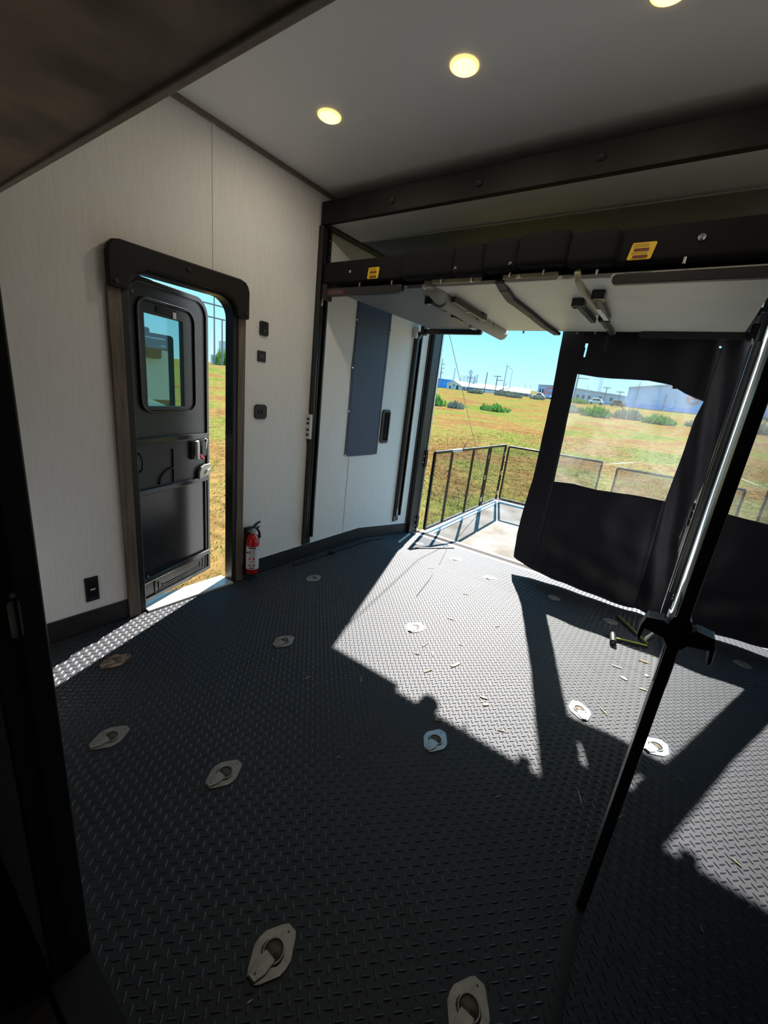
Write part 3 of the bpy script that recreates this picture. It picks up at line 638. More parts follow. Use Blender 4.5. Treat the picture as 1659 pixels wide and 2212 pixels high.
# ================================================================ WALL FITTINGS
vc = thing('window_cover', (XL, 2.74, 0.78), 'long navy vinyl window cover snapped onto left wall', 'window cover')
MB().prism([(2.519, 0.778), (2.60, 0.772), (2.75, 0.771), (2.90, 0.770), (2.958, 0.774), (2.957, 1.15), (2.961, 1.4), (2.968, 1.95), (2.530, 1.95), (2.527, 1.6), (2.519, 1.45), (2.523, 1.15)], 0, XL + 0.002, XL + 0.007).build('cover_sheet', 'navy', vc, bevel=0.002)
MB().ring(rrect(2.54, 2.945, 0.80, 1.94, 0.02), rrect(2.548, 2.937, 0.808, 1.932, 0.018), 0, XL + 0.006, XL + 0.0085).build('hem_stitch', 'navy', vc)
for y, z in ((2.523, 0.785), (2.950, 0.785), (2.522, 1.135), (2.955, 1.15), (2.523, 1.46), (2.962, 1.50), (2.527, 1.8), (2.963, 1.8)):
    MB().lathe([(0.008, 0.0), (0.008, 0.004), (0.004, 0.007)], (XL + 0.007, y, z), 10, ax=0).build('snap_button', 'chrome', vc)
rh = thing('recessed_pull', (XL, 3.04, 1.0), 'black recessed pull handle beside the navy cover', 'handle')
MB().ring(rrect(2.978, 3.098, 0.868, 1.162, 0.028), rrect(3.000, 3.078, 0.892, 1.140, 0.018), 0, XL, XL + 0.014).build('bezel', 'blk', rh, bevel=0.003)
MB().prism(rrect(3.000, 3.078, 0.892, 1.140, 0.018), 0, XL + 0.001, XL + 0.003).build('recess', 'blkmatte', rh)
MB().tube([(XL + 0.004, 3.045, 0.90), (XL + 0.012, 3.045, 0.93), (XL + 0.012, 3.045, 1.10), (XL + 0.004, 3.045, 1.13)], 0.006, 8).build('grab_bar', 'blkgloss', rh)
for z in (0.880, 1.150): MB().tube([(XL + 0.014, 3.038, z), (XL + 0.016, 3.038, z)], 0.004, 6).build('screw', 'zinc', rh)
def plate(name, y, z, w, h, lab, cat, r=0.006, d=0.006, m='blk'):
    t = thing(name, (XL, y, z), lab, cat)
    MB().prism(rrect(y - w / 2, y + w / 2, z - h / 2, z + h / 2, r), 0, XL, XL + d).build('cover_plate', m, t, bevel=0.0015)
    return t
p = plate('light_switch', 1.694, 1.587, 0.062, 0.080, 'upper black wall switch panel right of entry door', 'switch', 0.012, 0.010)
MB().box((XL + 0.010, 1.680, 1.565), (XL + 0.013, 1.708, 1.610)).build('rocker', 'blkgloss', p, bevel=0.002)
MB().box((XL + 0.013, 1.688, 1.572), (XL + 0.0136, 1.700, 1.577)).build('indicator', 'labeltext', p)
p = plate('usb_outlet', 1.683, 1.430, 0.060, 0.062, 'small black USB outlet plate between the two switches', 'outlet', 0.003)
for yy in (-0.008, 0.004): MB().box((XL + 0.006, 1.683 + yy, 1.424), (XL + 0.0068, 1.687 + yy, 1.438)).build('port', 'labeltext', p)
p = plate('control_knob_panel', 1.684, 1.104, 0.092, 0.088, 'rounded black control plate at mid height right of entry door', 'switch', 0.022, 0.010)
MB().box((XL + 0.010, 1.664, 1.092), (XL + 0.014, 1.680, 1.118)).build('rocker', 'blkgloss', p, bevel=0.002)
MB().box((XL + 0.010, 1.688, 1.092), (XL + 0.014, 1.704, 1.118)).build('rocker', 'blkgloss', p, bevel=0.002)
p = plate('wall_outlet', 0.702, 0.218, 0.058, 0.128, 'black wall outlet with white slot left of entry door', 'outlet', 0.003)
MB().box((XL + 0.006, 0.682, 0.175), (XL + 0.009, 0.722, 0.262)).build('insert', 'blkgloss', p)
MB().box((XL + 0.009, 0.693, 0.214), (XL + 0.0096, 0.714, 0.221)).build('white_slot', 'white', p)
p = plate('wall_outlet.001', 1.672, 0.222, 0.060, 0.125, 'black wall outlet partly behind fire extinguisher', 'outlet', 0.003)
MB().box((XL + 0.006, 1.652, 0.180), (XL + 0.009, 1.692, 0.264)).build('insert', 'blkgloss', p)
MB().box((XL + 0.009, 1.682, 0.216), (XL + 0.0096, 1.690, 0.224)).build('white_slot', 'white', p)
p = plate('wall_outlet.002', 0.465, 0.205, 0.058, 0.120, 'dark outlet plate at far left beside the door jamb', 'outlet', 0.003)
MB().box((XL + 0.006, 0.445, 0.165), (XL + 0.009, 0.485, 0.245)).build('insert', 'blkgloss', p)
sh = thing('corner_shelf', (XL, 0.34, 0.92), 'grey folding shelf corner jutting from behind left jamb', 'shelf')
MB().box((XL, 0.18, 0.918), (-1.93, 0.452, 0.936)).build('shelf_board', 'vinyldark', sh, bevel=0.004)
MB().box((XL, 0.18, 0.80), (XL + 0.02, 0.20, 0.918)).build('bracket', 'blk', sh)

# fire extinguisher
fe = thing('fire_extinguisher', (XL + 0.06, 1.603, 0.045), 'red fire extinguisher with white label beside entry door', 'extinguisher')
C0 = (XL + 0.062, 1.603, 0.0)
MB().lathe([(0.018, 0.045), (0.034, 0.050), (0.040, 0.062), (0.040, 0.270), (0.037, 0.295), (0.026, 0.318), (0.014, 0.328), (0.013, 0.334)], C0, 28).build('cylinder_body', 'red', fe, smooth=True)
MB().lathe([(0.0402, 0.088), (0.0408, 0.088), (0.0408, 0.248), (0.0402, 0.248)], C0, 28).build('label_wrap', 'labelwhite', fe, smooth=False)
def onlab(a, w, z0, z1, m, nm='label_print'):
    R = 0.0414; c = math.radians(a)
    b = MB(); n = 4; vs = []
    for k in range(n + 1):
        t = c - w / 2 + w * k / n
        for z in (z0, z1): vs.append((C0[0] + R * math.cos(t), C0[1] + R * math.sin(t), z))
    b.add(vs, [(2 * k, 2 * k + 2, 2 * k + 3, 2 * k + 1) for k in range(n)])
    b.build(nm, m, fe, recalc=False)
AC = -42
onlab(AC, 1.2, 0.236, 0.245, 'blk')
onlab(AC - 22, 0.28, 0.205, 0.222, 'redplastic'); onlab(AC - 22, 0.34, 0.158, 0.172, 'redplastic'); onlab(AC + 16, 0.30, 0.158, 0.172, 'redplastic')
onlab(AC - 20, 0.30, 0.112, 0.124, 'redplastic'); onlab(AC + 18, 0.30, 0.112, 0.124, 'redplastic')
for z in (0.228, 0.218, 0.208, 0.198, 0.188, 0.178, 0.148, 0.140): onlab(AC + 14, 0.42, z, z + 0.003, 'labeltext')
for z in (0.190, 0.182, 0.148, 0.140): onlab(AC - 22, 0.42, z, z + 0.003, 'labeltext')
onlab(AC - 16, 0.26, 0.094, 0.104, 'blk'); onlab(AC + 10, 0.26, 0.094, 0.104, 'blk')
MB().lathe([(0.015, 0.330), (0.017, 0.338), (0.016, 0.355), (0.012, 0.366)], C0, 16).build('valve', 'zincbright', fe, smooth=True)
MB().lathe([(0.015, 0.0), (0.015, 0.012), (0.013, 0.014)], (C0[0] + 0.012, C0[1] - 0.006, 0.352), 16, ax=0).build('gauge', 'zincbright', fe)
MB().prism([(1.590, 0.364), (1.600, 0.378), (1.630, 0.398), (1.660, 0.405), (1.658, 0.399), (1.634, 0.388), (1.618, 0.372), (1.612, 0.360)], 0, C0[0] - 0.008, C0[0] + 0.008).build('lever_handle', 'blk', fe, bevel=0.002)
MB().prism([(1.600, 0.362), (1.655, 0.372), (1.652, 0.364), (1.612, 0.352)], 0, C0[0] - 0.006, C0[0] + 0.006).build('carry_handle', 'blk', fe, bevel=0.002)
MB().tube([(C0[0], 1.615, 0.362), (C0[0], 1.640, 0.352), (C0[0], 1.655, 0.325), (C0[0], 1.660, 0.288)], [0.006, 0.008, 0.008, 0.007], 10).build('hose', 'blk', fe, smooth=True)
MB().box((XL, 1.575, 0.10), (XL + 0.022, 1.630, 0.36)).build('wall_bracket', 'blk', fe, bevel=0.002)
MB().tube([(XL + 0.02, 1.600, 0.20), (XL + 0.06, 1.5615, 0.205), (XL + 0.085, 1.572, 0.205)], 0.005, 6).build('bracket_strap', 'blk', fe)
MB().tube([(C0[0], 1.595, 0.352), (C0[0], 1.560, 0.352)], 0.003, 6).build('safety_pin', 'zinc', fe)

# ceiling lamps
def lamp(x, y, lab, first=None):
    t = thing('ceiling_lamp', (x, y, ZC), lab, 'lamp', 'round lit lamps in the ceiling')
    MB().lathe([(0.052, ZC), (0.052, ZC - 0.004), (0.046, ZC - 0.007)], (x, y, 0), 32).build('trim_ring', 'lens', t)
    MB().lathe([(0.046, ZC - 0.006), (0.042, ZC - 0.010), (0.025, ZC - 0.0135), (0.008, ZC - 0.0145)], (x, y, 0), 32).build('lens', 'lenscore', t, smooth=True)
    ld = bpy.data.lights.new('lamp_light', 'AREA'); ld.shape = 'DISK'; ld.size = 0.085; ld.energy = LAMP_W; ld.color = LAMP_COL
    lo = bpy.data.objects.new('lamp_light', ld); COL.objects.link(lo); lo.parent = t; lo.location = (0, 0, -0.017)
for x, lab in ((-1.62, 'round warm ceiling lamp nearest the left wall'), (-0.958, 'round warm ceiling lamp in the middle of the row'), (-0.33, 'round warm ceiling lamp cut off by top edge')):
    lamp(x, 1.60, lab)

# ================================================================ TIE-DOWN RINGS
GR = 'recessed tie-down rings in the diamond plate floor'
def tie_down(plate_m, cup_m):
    r = bpy.data.objects.new('tie_down_ring', None); COL.objects.link(r); r.empty_display_size = 0.05
    hexo = [(-0.012, -0.0625), (0.012, -0.0625), (0.021, -0.054), (0.045, -0.017), (0.047, 0.0), (0.045, 0.017), (0.021, 0.054), (0.012, 0.0625), (-0.012, 0.0625), (-0.021, 0.054), (-0.045, 0.017), (-0.047, 0.0), (-0.045, -0.017), (-0.021, -0.054)]
    ci = []
    for (a, b) in hexo:
        t = math.atan2(b, a); ci.append((0.0285 * math.cos(t), 0.0285 * math.sin(t)))
    MB().ring(hexo, ci, 2, 0.0002, 0.0038).build('plate', plate_m, r, bevel=0.0008)
    MB().lathe([(0.029, 0.0036), (0.026, 0.0012), (0.016, 0.0006), (0.002, 0.0004)], (0, 0, 0), 20).build('cup', cup_m, r, smooth=True, recalc=False)
    a = [k * 2 * PI / 20 for k in range(21)]
    MB().tube([(0.0240 * math.cos(t), 0.003 + 0.0250 * math.sin(t), 0.0045) for t in a], 0.0026, 8, caps=False).build('ring', plate_m, r, smooth=True)
    MB().prism([(-0.011, -0.061), (0.010, -0.061), (0.019, -0.035), (0.017, -0.006), (-0.015, -0.006), (-0.019, -0.035)], 2, 0.0036, 0.0082).build('ring_strap', plate_m, r, bevel=0.0015)
    for y in (-0.050, 0.050): MB().tube([(0, y, 0.0036), (0, y, 0.0046 if y > 0 else 0.0090)], 0.0028, 8).build('rivet', 'cup', r)
    return r
proto = tie_down('zinc', 'cup'); bright = tie_down('zincbright', 'cup'); rusty = tie_down('rust', 'rust')
RL = ['grey tie-down ring in floor between entry door and bed track', 'sunlit tie-down ring in middle of the bright floor patch', 'tie-down ring in dark floor near the centre left',
      'rusty tie-down ring at the sun strip by entry door', 'tie-down ring at far left beside the doorway jamb', 'tie-down ring second from left in the near row',
      'bluish tie-down ring at the edge of the sun patch', 'large tie-down ring in the near foreground', 'tie-down ring cut off by bottom edge of picture',
      'bright tie-down ring right of the curtain shadow', 'tie-down ring with D-ring raised near the ramp threshold', 'faded tie-down ring in sun near the ramp',
      'tie-down ring in curtain shadow beside the black strap', 'tie-down ring by the left ramp corner plank', 'tie-down ring in shadow under the curtain hem']
used = set()
for (x, y), lab in zip(RINGS, RL):
    src = rusty if 'rusty' in lab else (bright if (x, y) in (RINGS[1], RINGS[6], RINGS[9], RINGS[10], RINGS[11]) else proto)
    r = src if id(src) not in used else copy_tree(src)
    used.add(id(src))
    r.location = (x, y, fz(y)); r.rotation_euler = (math.atan(-0.145) if y > 2.83 else 0, 0, 0)
    if (x, y) in (RINGS[9],): r.rotation_euler[2] = 0.5
    tag(r, lab, 'tie-down', GR)

# ================================================================ LITTER AND LOOSE THINGS ON THE FLOOR
def straw(x, y, l, a, w, m, lab, name='straw_stalk', grp='dry straw bits scattered on the floor'):
    ca, sa = math.cos(a), math.sin(a); z = fz(y) + 0.0021
    pts = [(-l / 2, -w * 0.3), (-l * 0.1, -w / 2), (l / 2, -w * 0.2), (l / 2, w * 0.3), (0.1 * l, w / 2), (-l / 2, w * 0.25)]
    o = MB().prism([(x + p * ca - q * sa, y + p * sa + q * ca) for p, q in pts], 2, z, z + 0.0022).build(name, m)
    tag(o, lab, 'straw' if 'straw' in name else 'chip', grp)
SLAB = ['straw bit just below the sunlit middle ring', 'straw bit lying crosswise above the sunlit middle ring', 'short straw bit left of the wide husk', 'straw bit slanting beneath the wide husk',
        'straw bit leaning left between two others near husk', 'short straw bit inside front edge of sun patch', 'short straw bit at front right of sun patch', 'small straw bit up beyond the sunlit middle ring',
        'straw bit at left of sun patch toward the ramp', 'long straw bit nearest the ramp in sun patch', 'tiniest straw bit right of the sunlit middle ring', 'straw bit close to the curtain strip shadow', 'thin straw bit between shadow strip and glass door']
for (x, y, l, a), lb_ in zip(((-0.848, 1.80, 0.05, 1.5), (-0.867, 2.16, 0.05, 0.2), (-0.838, 1.70, 0.03, 0.4), (-0.723, 1.619, 0.055, 1.2), (-0.78, 1.76, 0.05, 2.3), (-0.53, 1.303 + 0.06, 0.03, 0.6),
                   (-0.30, 1.50, 0.03, 0.4), (-0.62, 2.3, 0.03, 1.0), (-0.95, 2.55, 0.04, 0.5), (-1.35, 2.75, 0.05, 0.9), (-0.70, 1.95, 0.02, 0.1), (-0.45, 1.75, 0.03, 2.0), (0.03, 1.95, 0.05, 2.4)), SLAB):
    straw(x, y, l, a, 0.005, 'straw', lb_)
straw(-0.642, 1.763, 0.062, 1.2, 0.016, 'straw', 'wide flattened straw husk in the sunlit floor', 'straw_husk')
straw(-0.434, 1.636, 0.035, 0.2, 0.010, 'straw', 'short straw flake near front edge of sun patch', 'straw_flake')
straw(-0.409, 1.600, 0.028, 0.8, 0.014, 'straw', 'stubby straw flake just below its longer neighbour', 'straw_flake')
CG = 'wood chips beside the glass door'
straw(0.031, 2.397, 0.05, 0.1, 0.009, 'chip', 'long pale wood sliver beside the glass door', 'wood_chip', CG)
straw(0.073, 2.310, 0.036, -0.5, 0.022, 'chip', 'square pale wood chip below the sliver', 'wood_chip', CG)
straw(0.148, 2.573, 0.05, 0.1, 0.010, 'orangechip', 'orange bark sliver near the kick board', 'wood_chip', CG)
straw(0.172, 2.43, 0.026, 0.9, 0.018, 'chip', 'small pointed pale chip near the kick board', 'wood_chip', CG)
straw(0.165, 2.28, 0.030, 0.2, 0.010, 'straw', 'tangled straw scrap near the kick board', 'wood_chip', CG)
DG = 'tiny pale scraps in the dark floor area'
DLAB = ['pale scrap just outside left front of sun patch', 'pale scrap in dark floor left of the sun patch', 'long pale scrap beside the glass door stile', 'pale crumb just behind the near foreground ring',
        'pale scrap inside the shadow left of sun patch', 'small pale scrap lying in the curtain strip shadow', 'tiny pale speck in the middle of dark floor', 'tiny pale scrap before the sun patch at right']
for (x, y, l, a), lb_ in zip(((-0.927, 1.338, 0.045, 2.2), (-1.113, 1.174, 0.03, 1.2), (0.03, 1.398, 0.05, 2.0), (-0.449, 0.362, 0.012, 1.2), (-1.0, 1.42, 0.02, 0.7), (-0.15, 1.75, 0.02, 0.3), (-0.72, 0.95, 0.01, 0.2), (-0.2, 1.2, 0.015, 1.0)), DLAB):
    straw(x, y, l, a, 0.003, 'chip', lb_, 'straw_scrap', DG)

st = thing('folding_rod', (0.05, 2.9, 0), 'bent black and lime rod with roller lying by glass door', 'rod')
MB().beam((-0.050, 3.170, fz(3.17) + 0.012), (0.152, 2.765, 0.012), 0.014, 0.012).build('black_rod', 'blk', st, bevel=0.002)
MB().beam((-0.036, 3.165, fz(3.165) + 0.020), (0.150, 2.79, 0.020), 0.004, 0.004).build('lime_stripe', 'lime', st)
MB().beam((0.155, 2.755, 0.012), (-0.015, 2.700, 0.012), 0.012, 0.012).build('black_rod', 'blk', st, bevel=0.002)
MB().beam((0.150, 2.757, 0.020), (-0.010, 2.705, 0.020), 0.008, 0.004).build('lime_stripe', 'lime', st)
MB().tube([(-0.038, 2.750, 0.020), (-0.020, 2.630, 0.020)], 0.018, 16).build('roller', 'blk', st, smooth=False)
MB().tube([(-0.0205, 2.633, 0.020), (-0.020, 2.628, 0.020)], 0.009, 12).build('roller_cap', 'zinc', st)
MB().beam((0.135, 2.84, 0.018), (0.175, 3.02, -0.005), 0.012, 0.02).build('white_tag', 'offwhite', st)
fs_ = thing('floor_strip', (-2.06, 2.5, 0), 'long thin black strip lying along left kick board', 'strip')
MB().beam((-2.075, 1.95, 0.008), (-2.062, 2.83, 0.008), 0.018, 0.014).beam((-2.062, 2.83, 0.008), (-2.058, 3.05, fz(3.05) + 0.008), 0.018, 0.014).build('strip_bar', 'blk', fs_, bevel=0.002)
MB().box((-2.085, 2.33, 0.002), (-2.040, 2.36, 0.020)).build('strip_clip', 'blkgloss', fs_)
pk = thing('ramp_corner_flap', (-1.9, 3.4, -0.1), 'small metal edged flap on floor at left ramp corner', 'flap')
def fp(x, y, h): return (x, y, fz(y) + h)
MB().beam(fp(-1.90, 3.107, 0.008), fp(-2.075, 3.60, 0.008), 0.018, 0.010).build('light_edge', 'alupaint', pk, bevel=0.001)
MB().beam(fp(-1.72, 3.12, 0.006), fp(-1.56, 3.62, 0.006), 0.014, 0.008).build('dark_edge', 'blk', pk, bevel=0.001)
# ramp cable shadow put on the floor as a thin black tube
cd_ = thing('cable_shadow_line', (-1.4, 3.0, -0.02), 'thin dark line modelled as the ramp cable shadow over floor', 'shadow_line')
MB().tube([fp(-1.66, 3.70, 0.004), fp(-1.52, 3.35, 0.004), fp(-1.36, 2.92, 0.004), (-1.25, 2.55, 0.004), (-1.18, 2.25, 0.004)], 0.0018, 6).build('shadow_line', 'blkmatte', cd_)

# ================================================================ RAMP PATIO outside
RZ = lambda y: -0.165 + 0.028 * (y - 3.85)
rd = thing('ramp_deck', (-0.95, 4.9, -0.16), 'lowered ramp deck used as a patio behind opening', 'ramp')
RY = 6.10
MB().prism([(3.88, RZ(3.88)), (RY, RZ(RY)), (RY, RZ(RY) - 0.06), (3.88, RZ(3.88) - 0.06)], 0, -2.10, 0.20).build('deck_surface', 'ramp', rd)
MB().prism([(3.87, RZ(3.87) + 0.012), (RY + 0.01, RZ(RY) + 0.012), (RY + 0.01, RZ(RY) - 0.06), (3.87, RZ(3.87) - 0.06)], 0, -2.13, -1.985).build('edge_frame', 'white', rd, bevel=0.004)
MB().prism([(3.87, RZ(3.87) + 0.012), (RY + 0.01, RZ(RY) + 0.012), (RY + 0.01, RZ(RY) - 0.06), (3.87, RZ(3.87) - 0.06)], 0, 0.09, 0.23).build('edge_frame', 'white', rd, bevel=0.004)
MB().prism([(3.875, RZ(3.875) + 0.016), (3.93, RZ(3.93) + 0.016), (3.93, RZ(3.93) - 0.03), (3.875, RZ(3.875) - 0.03)], 0, -2.10, 0.20).build('near_edge', 'alupaint', rd, bevel=0.003)
MB().prism([(RY - 0.10, RZ(RY) + 0.012), (RY + 0.01, RZ(RY) + 0.014), (RY + 0.01, RZ(RY) - 0.05), (RY - 0.10, RZ(RY) - 0.05)], 0, -2.10, 0.20).build('far_edge', 'white', rd, bevel=0.003)
MB().prism([(RY + 0.012, RZ(RY) + 0.03), (RY + 0.06, RZ(RY) + 0.03), (RY + 0.06, RZ(RY) - 0.05), (RY + 0.012, RZ(RY) - 0.05)], 0, -2.10, 0.20).build('rust_edge', 'rust', rd)

FG = 'black mesh fence panels around the patio'
def fence_panel(p, q, z0p, z0q, zt, posts, lab, hinge_end=True):
    t = thing('fence_panel', (p[0], p[1], z0p), lab, 'fence', FG)
    P0, Q0 = Vector((*p, z0p)), Vector((*q, z0q)); P1, Q1 = Vector((*p, zt)), Vector((*q, zt))
    d = (Q0 - P0)
    MB().beam(P1, Q1, 0.028, 0.028).build('top_rail', 'blkgloss', t, bevel=0.002)
    MB().beam(P0, Q0, 0.028, 0.028).build('bottom_rail', 'blkgloss', t, bevel=0.002)
    for f in posts:
        a, b = P0.lerp(Q0, f), P1.lerp(Q1, f)
        MB().beam(a, b, 0.024 if 0 < f < 1 else 0.030, 0.024, up=(d.x, d.y, 0)).build('fence_post', 'blkgloss', t, bevel=0.002)
    MB().add([tuple(P0), tuple(Q0), tuple(Q1), tuple(P1)], [(0, 1, 2, 3)]).build('mesh_infill', 'screen', t)
    if hinge_end:
        for h in (0.12, 0.5, 0.85):
            c = Q0.lerp(Q1, h); MB().tube([c + Vector((0.012, -0.02, -0.03)), c + Vector((0.012, -0.02, 0.03))], 0.012, 8).build('hinge', 'chrome', t)
    return t
f0 = fence_panel((-2.05, 3.86), (-2.05, 5.40), -0.10, -0.072, 0.757, (0, 0.27, 0.66, 1), 'long left fence panel beside the ramp opening with four posts')
fence_panel((-2.05, 5.44), (-2.05, 6.03), -0.070, -0.055, 0.760, (0, 1), 'narrow left fence panel at the far patio corner')
fence_panel((-2.01, 6.06), (-0.745, 6.06), -0.050, -0.050, 0.748, (0, 1), 'far fence panel on the left side of the gap')
fence_panel((-0.555, 6.06), (0.165, 6.06), -0.055, -0.055, 0.705, (0, 1), 'far fence panel on the right seen through the vinyl window')
fence_panel((0.205, 3.86), (0.205, 6.03), -0.10, -0.055, 0.757, (0, 0.33, 0.66, 1), 'right side fence panel hidden behind the curtain')
tb2 = f0
MB().tube([(-2.05, 4.55, 0.77), (-2.05, 4.58, 0.81), (-2.04, 4.60, 0.85)], [0.006, 0.005, 0.002], 6).build('twig', 'blk', tb2)
MB().beam((-2.05, 4.25, 0.757), (-2.05, 4.50, 0.759), 0.031, 0.031).build('rail_tape', 'vinyl', tb2)
cb = MB().tube([(-2.11, 3.79, 2.05), (-2.112, 4.8, 1.02), (-2.11, 5.86, -0.05)], 0.0035, 6).build('ramp_cable', 'greyfab')
tag(cb, 'thin steel cable slanting down to the ramp edge', 'cable')

# ================================================================ FIELD AND FAR SCENERY
def sstep(t): t = max(0.0, min(1.0, t)); return t * t * (3 - 2 * t)
def gz(x, y):
    return -0.75 + 0.0480 * max(y, -20) - 0.004 * x + 1.25 * sstep((-x - 25) / 30) * sstep((75 - y) / 35)
xs = [-300, -200, -150, -120, -100, -80, -70, -60, -50, -40, -30, -22, -16, -12, -9, -7, -5.5, -4.2, -3, -2.2] + [-1.5, 0, 1.5, 3, 6, 10, 16, 25, 40, 70, 120, 200, 300]
ys = [-60, -30, -15, -8, -4, -2, 0, 1.5, 3, 4.5, 6, 8, 10, 13, 17, 22, 30, 40, 50, 60, 70, 80, 90, 100, 120, 150, 200, 300]
gb = MB(); nx = len(xs)
gb.add([(x, y, gz(x, y)) for y in ys for x in xs], [(j * nx + i, j * nx + i + 1, (j + 1) * nx + i + 1, (j + 1) * nx + i) for j in range(len(ys) - 1) for i in range(nx - 1)])
fd = gb.build('ground', 'field', smooth=True, recalc=False); struct(fd, 'wide autumn grass field green and orange brown', 'field')
# short grass blades near the trailer
bv, bf = [], []
def blades(n, fn):
    for _ in range(n):
        x, y = fn()
        if x < -7.6 and y < 4.8: continue
        z = gz(x, y) - 0.01
        for k in range(4):
            a = random.uniform(0, 2 * PI); h = random.uniform(0.02, 0.05); w = 0.006; dx, dy = math.cos(a), math.sin(a)
            ox, oy = random.uniform(-.03, .03), random.uniform(-.03, .03); o = len(bv)
            bv.extend([(x + ox - dy * w, y + oy + dx * w, z), (x + ox + dy * w, y + oy - dx * w, z), (x + ox + dx * h * .9, y + oy + dy * h * .9, z + h)]); bf.append((o, o + 1, o + 2))
def near_side():
    r = 2.6 + 16 * random.random() ** 1.5; a = math.radians(random.uniform(112, 160)); return r * math.cos(a), r * math.sin(a)
def near_rear():
    return random.uniform(-7, 1.2), 6.3 + 14 * random.random() ** 1.4
blades(11000, near_side); blades(11000, near_rear)
gbm = MB(); gbm.v = bv; gbm.f = bf
tag(gbm.build('grass', 'blade', recalc=False), 'short green and straw coloured grass in the near field', 'grass', kind='stuff')

def shrub(x, y, r, h, m, lab, grp, n=110):
    z = gz(x, y); t = thing('shrub', (x, y, z), lab, 'shrub', grp)
    b = MB()
    for _ in range(n):
        a = random.uniform(0, 2 * PI); q = math.sqrt(random.random()) * r; hh = h * (1 - 0.5 * (q / r) ** 2) * random.uniform(0.5, 1)
        px, py = x + q * math.cos(a), y + q * math.sin(a) * 0.8; w = r * 0.06; da = random.uniform(0, PI)
        dx, dy = math.cos(da) * w, math.sin(da) * w; l1, l2 = random.uniform(-.15, .15) * r, random.uniform(-.15, .15) * r
        b.add([(px - dx, py - dy, z), (px + dx, py + dy, z), (px + l1 + dx * 1.8, py + l2 + dy, z + hh * .6), (px + l1, py + l2, z + hh), (px + l1 - dx * 1.8, py + l2 - dy, z + hh * .55)], [(0, 1, 2, 4), (4, 2, 3)])
    b.build('foliage', m, t, recalc=False)
    s = MB()
    for k in range(4): s.tube([(x + 0.1 * r * k, y, z - 0.05), (x + 0.25 * r * (k - 1.5), y, z + h * 0.6)], [0.02, 0.008], 5)
    s.build('stem', 'leafgrey', t)
shrub(-17.0, 31, 0.85, 1.05, 'leafgreen', 'bright green bush at the left edge of the ramp opening', 'bushes in the field')
shrub(-15.0, 30.5, 0.7, 0.75, 'leafgrey', 'dull grassy bush right of the bright green one', 'bushes in the field')
shrub(-12.8, 33, 1.15, 0.75, 'leafgreen', 'low green bush in front of the white buildings', 'bushes in the field')
BG = 'dry brush along the far edge of the field'
for x, y, r, h, m, lab in ((-35.5, 80, 1.6, 1.3, 'leafgrey', 'dry brush mound left in front of white roofed sheds'), (-31.2, 84, 1.7, 1.6, 'leafgrey', 'taller dry brush beside utility pole base'),
                      (-27.6, 80, 1.6, 1.3, 'leafgrey', 'dry brush mound before the gap between buildings'), (-24.3, 84, 1.4, 1.2, 'leafgrey', 'dry brush mound nearest the parked white truck'),
                      (-17.2, 86, 1.8, 1.2, 'leafgreen', 'dark green hedge behind the vinyl window, left'), (-9.9, 46, 1.25, 1.05, 'leafgrey', 'brown brush patch left behind the vinyl window'),
                      (-7.0, 43.5, 1.3, 1.25, 'leafgreen', 'green brush patch in middle of the vinyl window'), (-4.6, 46, 1.3, 1.2, 'leafgrey', 'grey brush patch in middle of the vinyl window'),
                      (-1.9, 43.5, 1.2, 1.0, 'leafgreen', 'green brush patch right of the grey one'), (0.9, 46, 1.0, 0.7, 'leafgrey', 'small brush patch below the red ring sign'),
                      (-62.5, 41.2, 1.5, 3.0, 'leafgreen', 'dark tree-like bush between poles seen past entry door'), (-60, 45.5, 1.5, 1.0, 'leafgrey', 'low dry brush seen past entry door')):
    shrub(x, y, r, h, m, lab, BG, 150)

# --- buildings
def building(name, lab, y, x0, x1, z0, zl, zr, depth, wm, rm, ridge=None, grp='industrial buildings beyond the field'):
    t = thing(name, ((x0 + x1) / 2, y, z0), lab, 'building', grp)
    top = [(x0, zl)] + ([ridge] if ridge else []) + [(x1, zr)]
    MB().prism([(x1, z0), (x0, z0)] + top, 1, y, y + depth).build('wall', wm, t)
    rb = MB()
    for (a, za), (b, zb_) in zip(top, top[1:]): rb.prism([(a, za), (b, zb_), (b, zb_ + 0.18), (a, za + 0.18)], 1, y - 0.3, y + depth + 0.3)
    rb.build('roof', rm, t)
    return t
def door_win(t, x, z, w, h, y, m='dark', nm='window'):
    MB().box((x - w / 2, y - 0.06, z), (x + w / 2, y + 0.02, z + h)).build(nm, m, t)
b1 = building('warehouse', 'bright blue metal warehouse at left edge of ramp view', 104, -62, -53.0, 3.2, 6.7, 6.5, 7, 'bluewh', 'bluewh')
for k in range(8): MB().box((-61.5 + k * 1.15, 103.93, 3.6), (-61.35 + k * 1.15, 104.0, 6.4)).build('siding_rib', 'bldblue2', b1)
b2 = building('shed', 'white gabled shed right of the blue warehouse', 99, -52.0, -47.6, 3.6, 5.2, 5.0, 10, 'bldwhite', 'bldwhite', (-50.2, 6.3))
door_win(b2, -51.1, 4.4, 0.45, 0.6, 99); door_win(b2, -50.1, 4.9, 0.5, 0.6, 99, 'ochre'); door_win(b2, -49.0, 4.2, 0.6, 1.0, 99)
b3 = thing('long_shed', (-42, 101, 4), 'long shed with sloping white roof in middle distance', 'building', 'industrial buildings beyond the field')
MB().box((-47.4, 101, 3.4), (-38.5, 110, 5.1)).build('wall', 'bldblue2', b3)
MB().add([(-47.5, 99.4, 5.3), (-47.4, 98.6, 5.1), (-38.2, 99.0, 4.95), (-38.6, 108, 6.25), (-47.5, 108, 6.5)], [(0, 1, 2, 3), (0, 3, 4)]).build('roof', 'bldwhite', b3, solid=0.15)
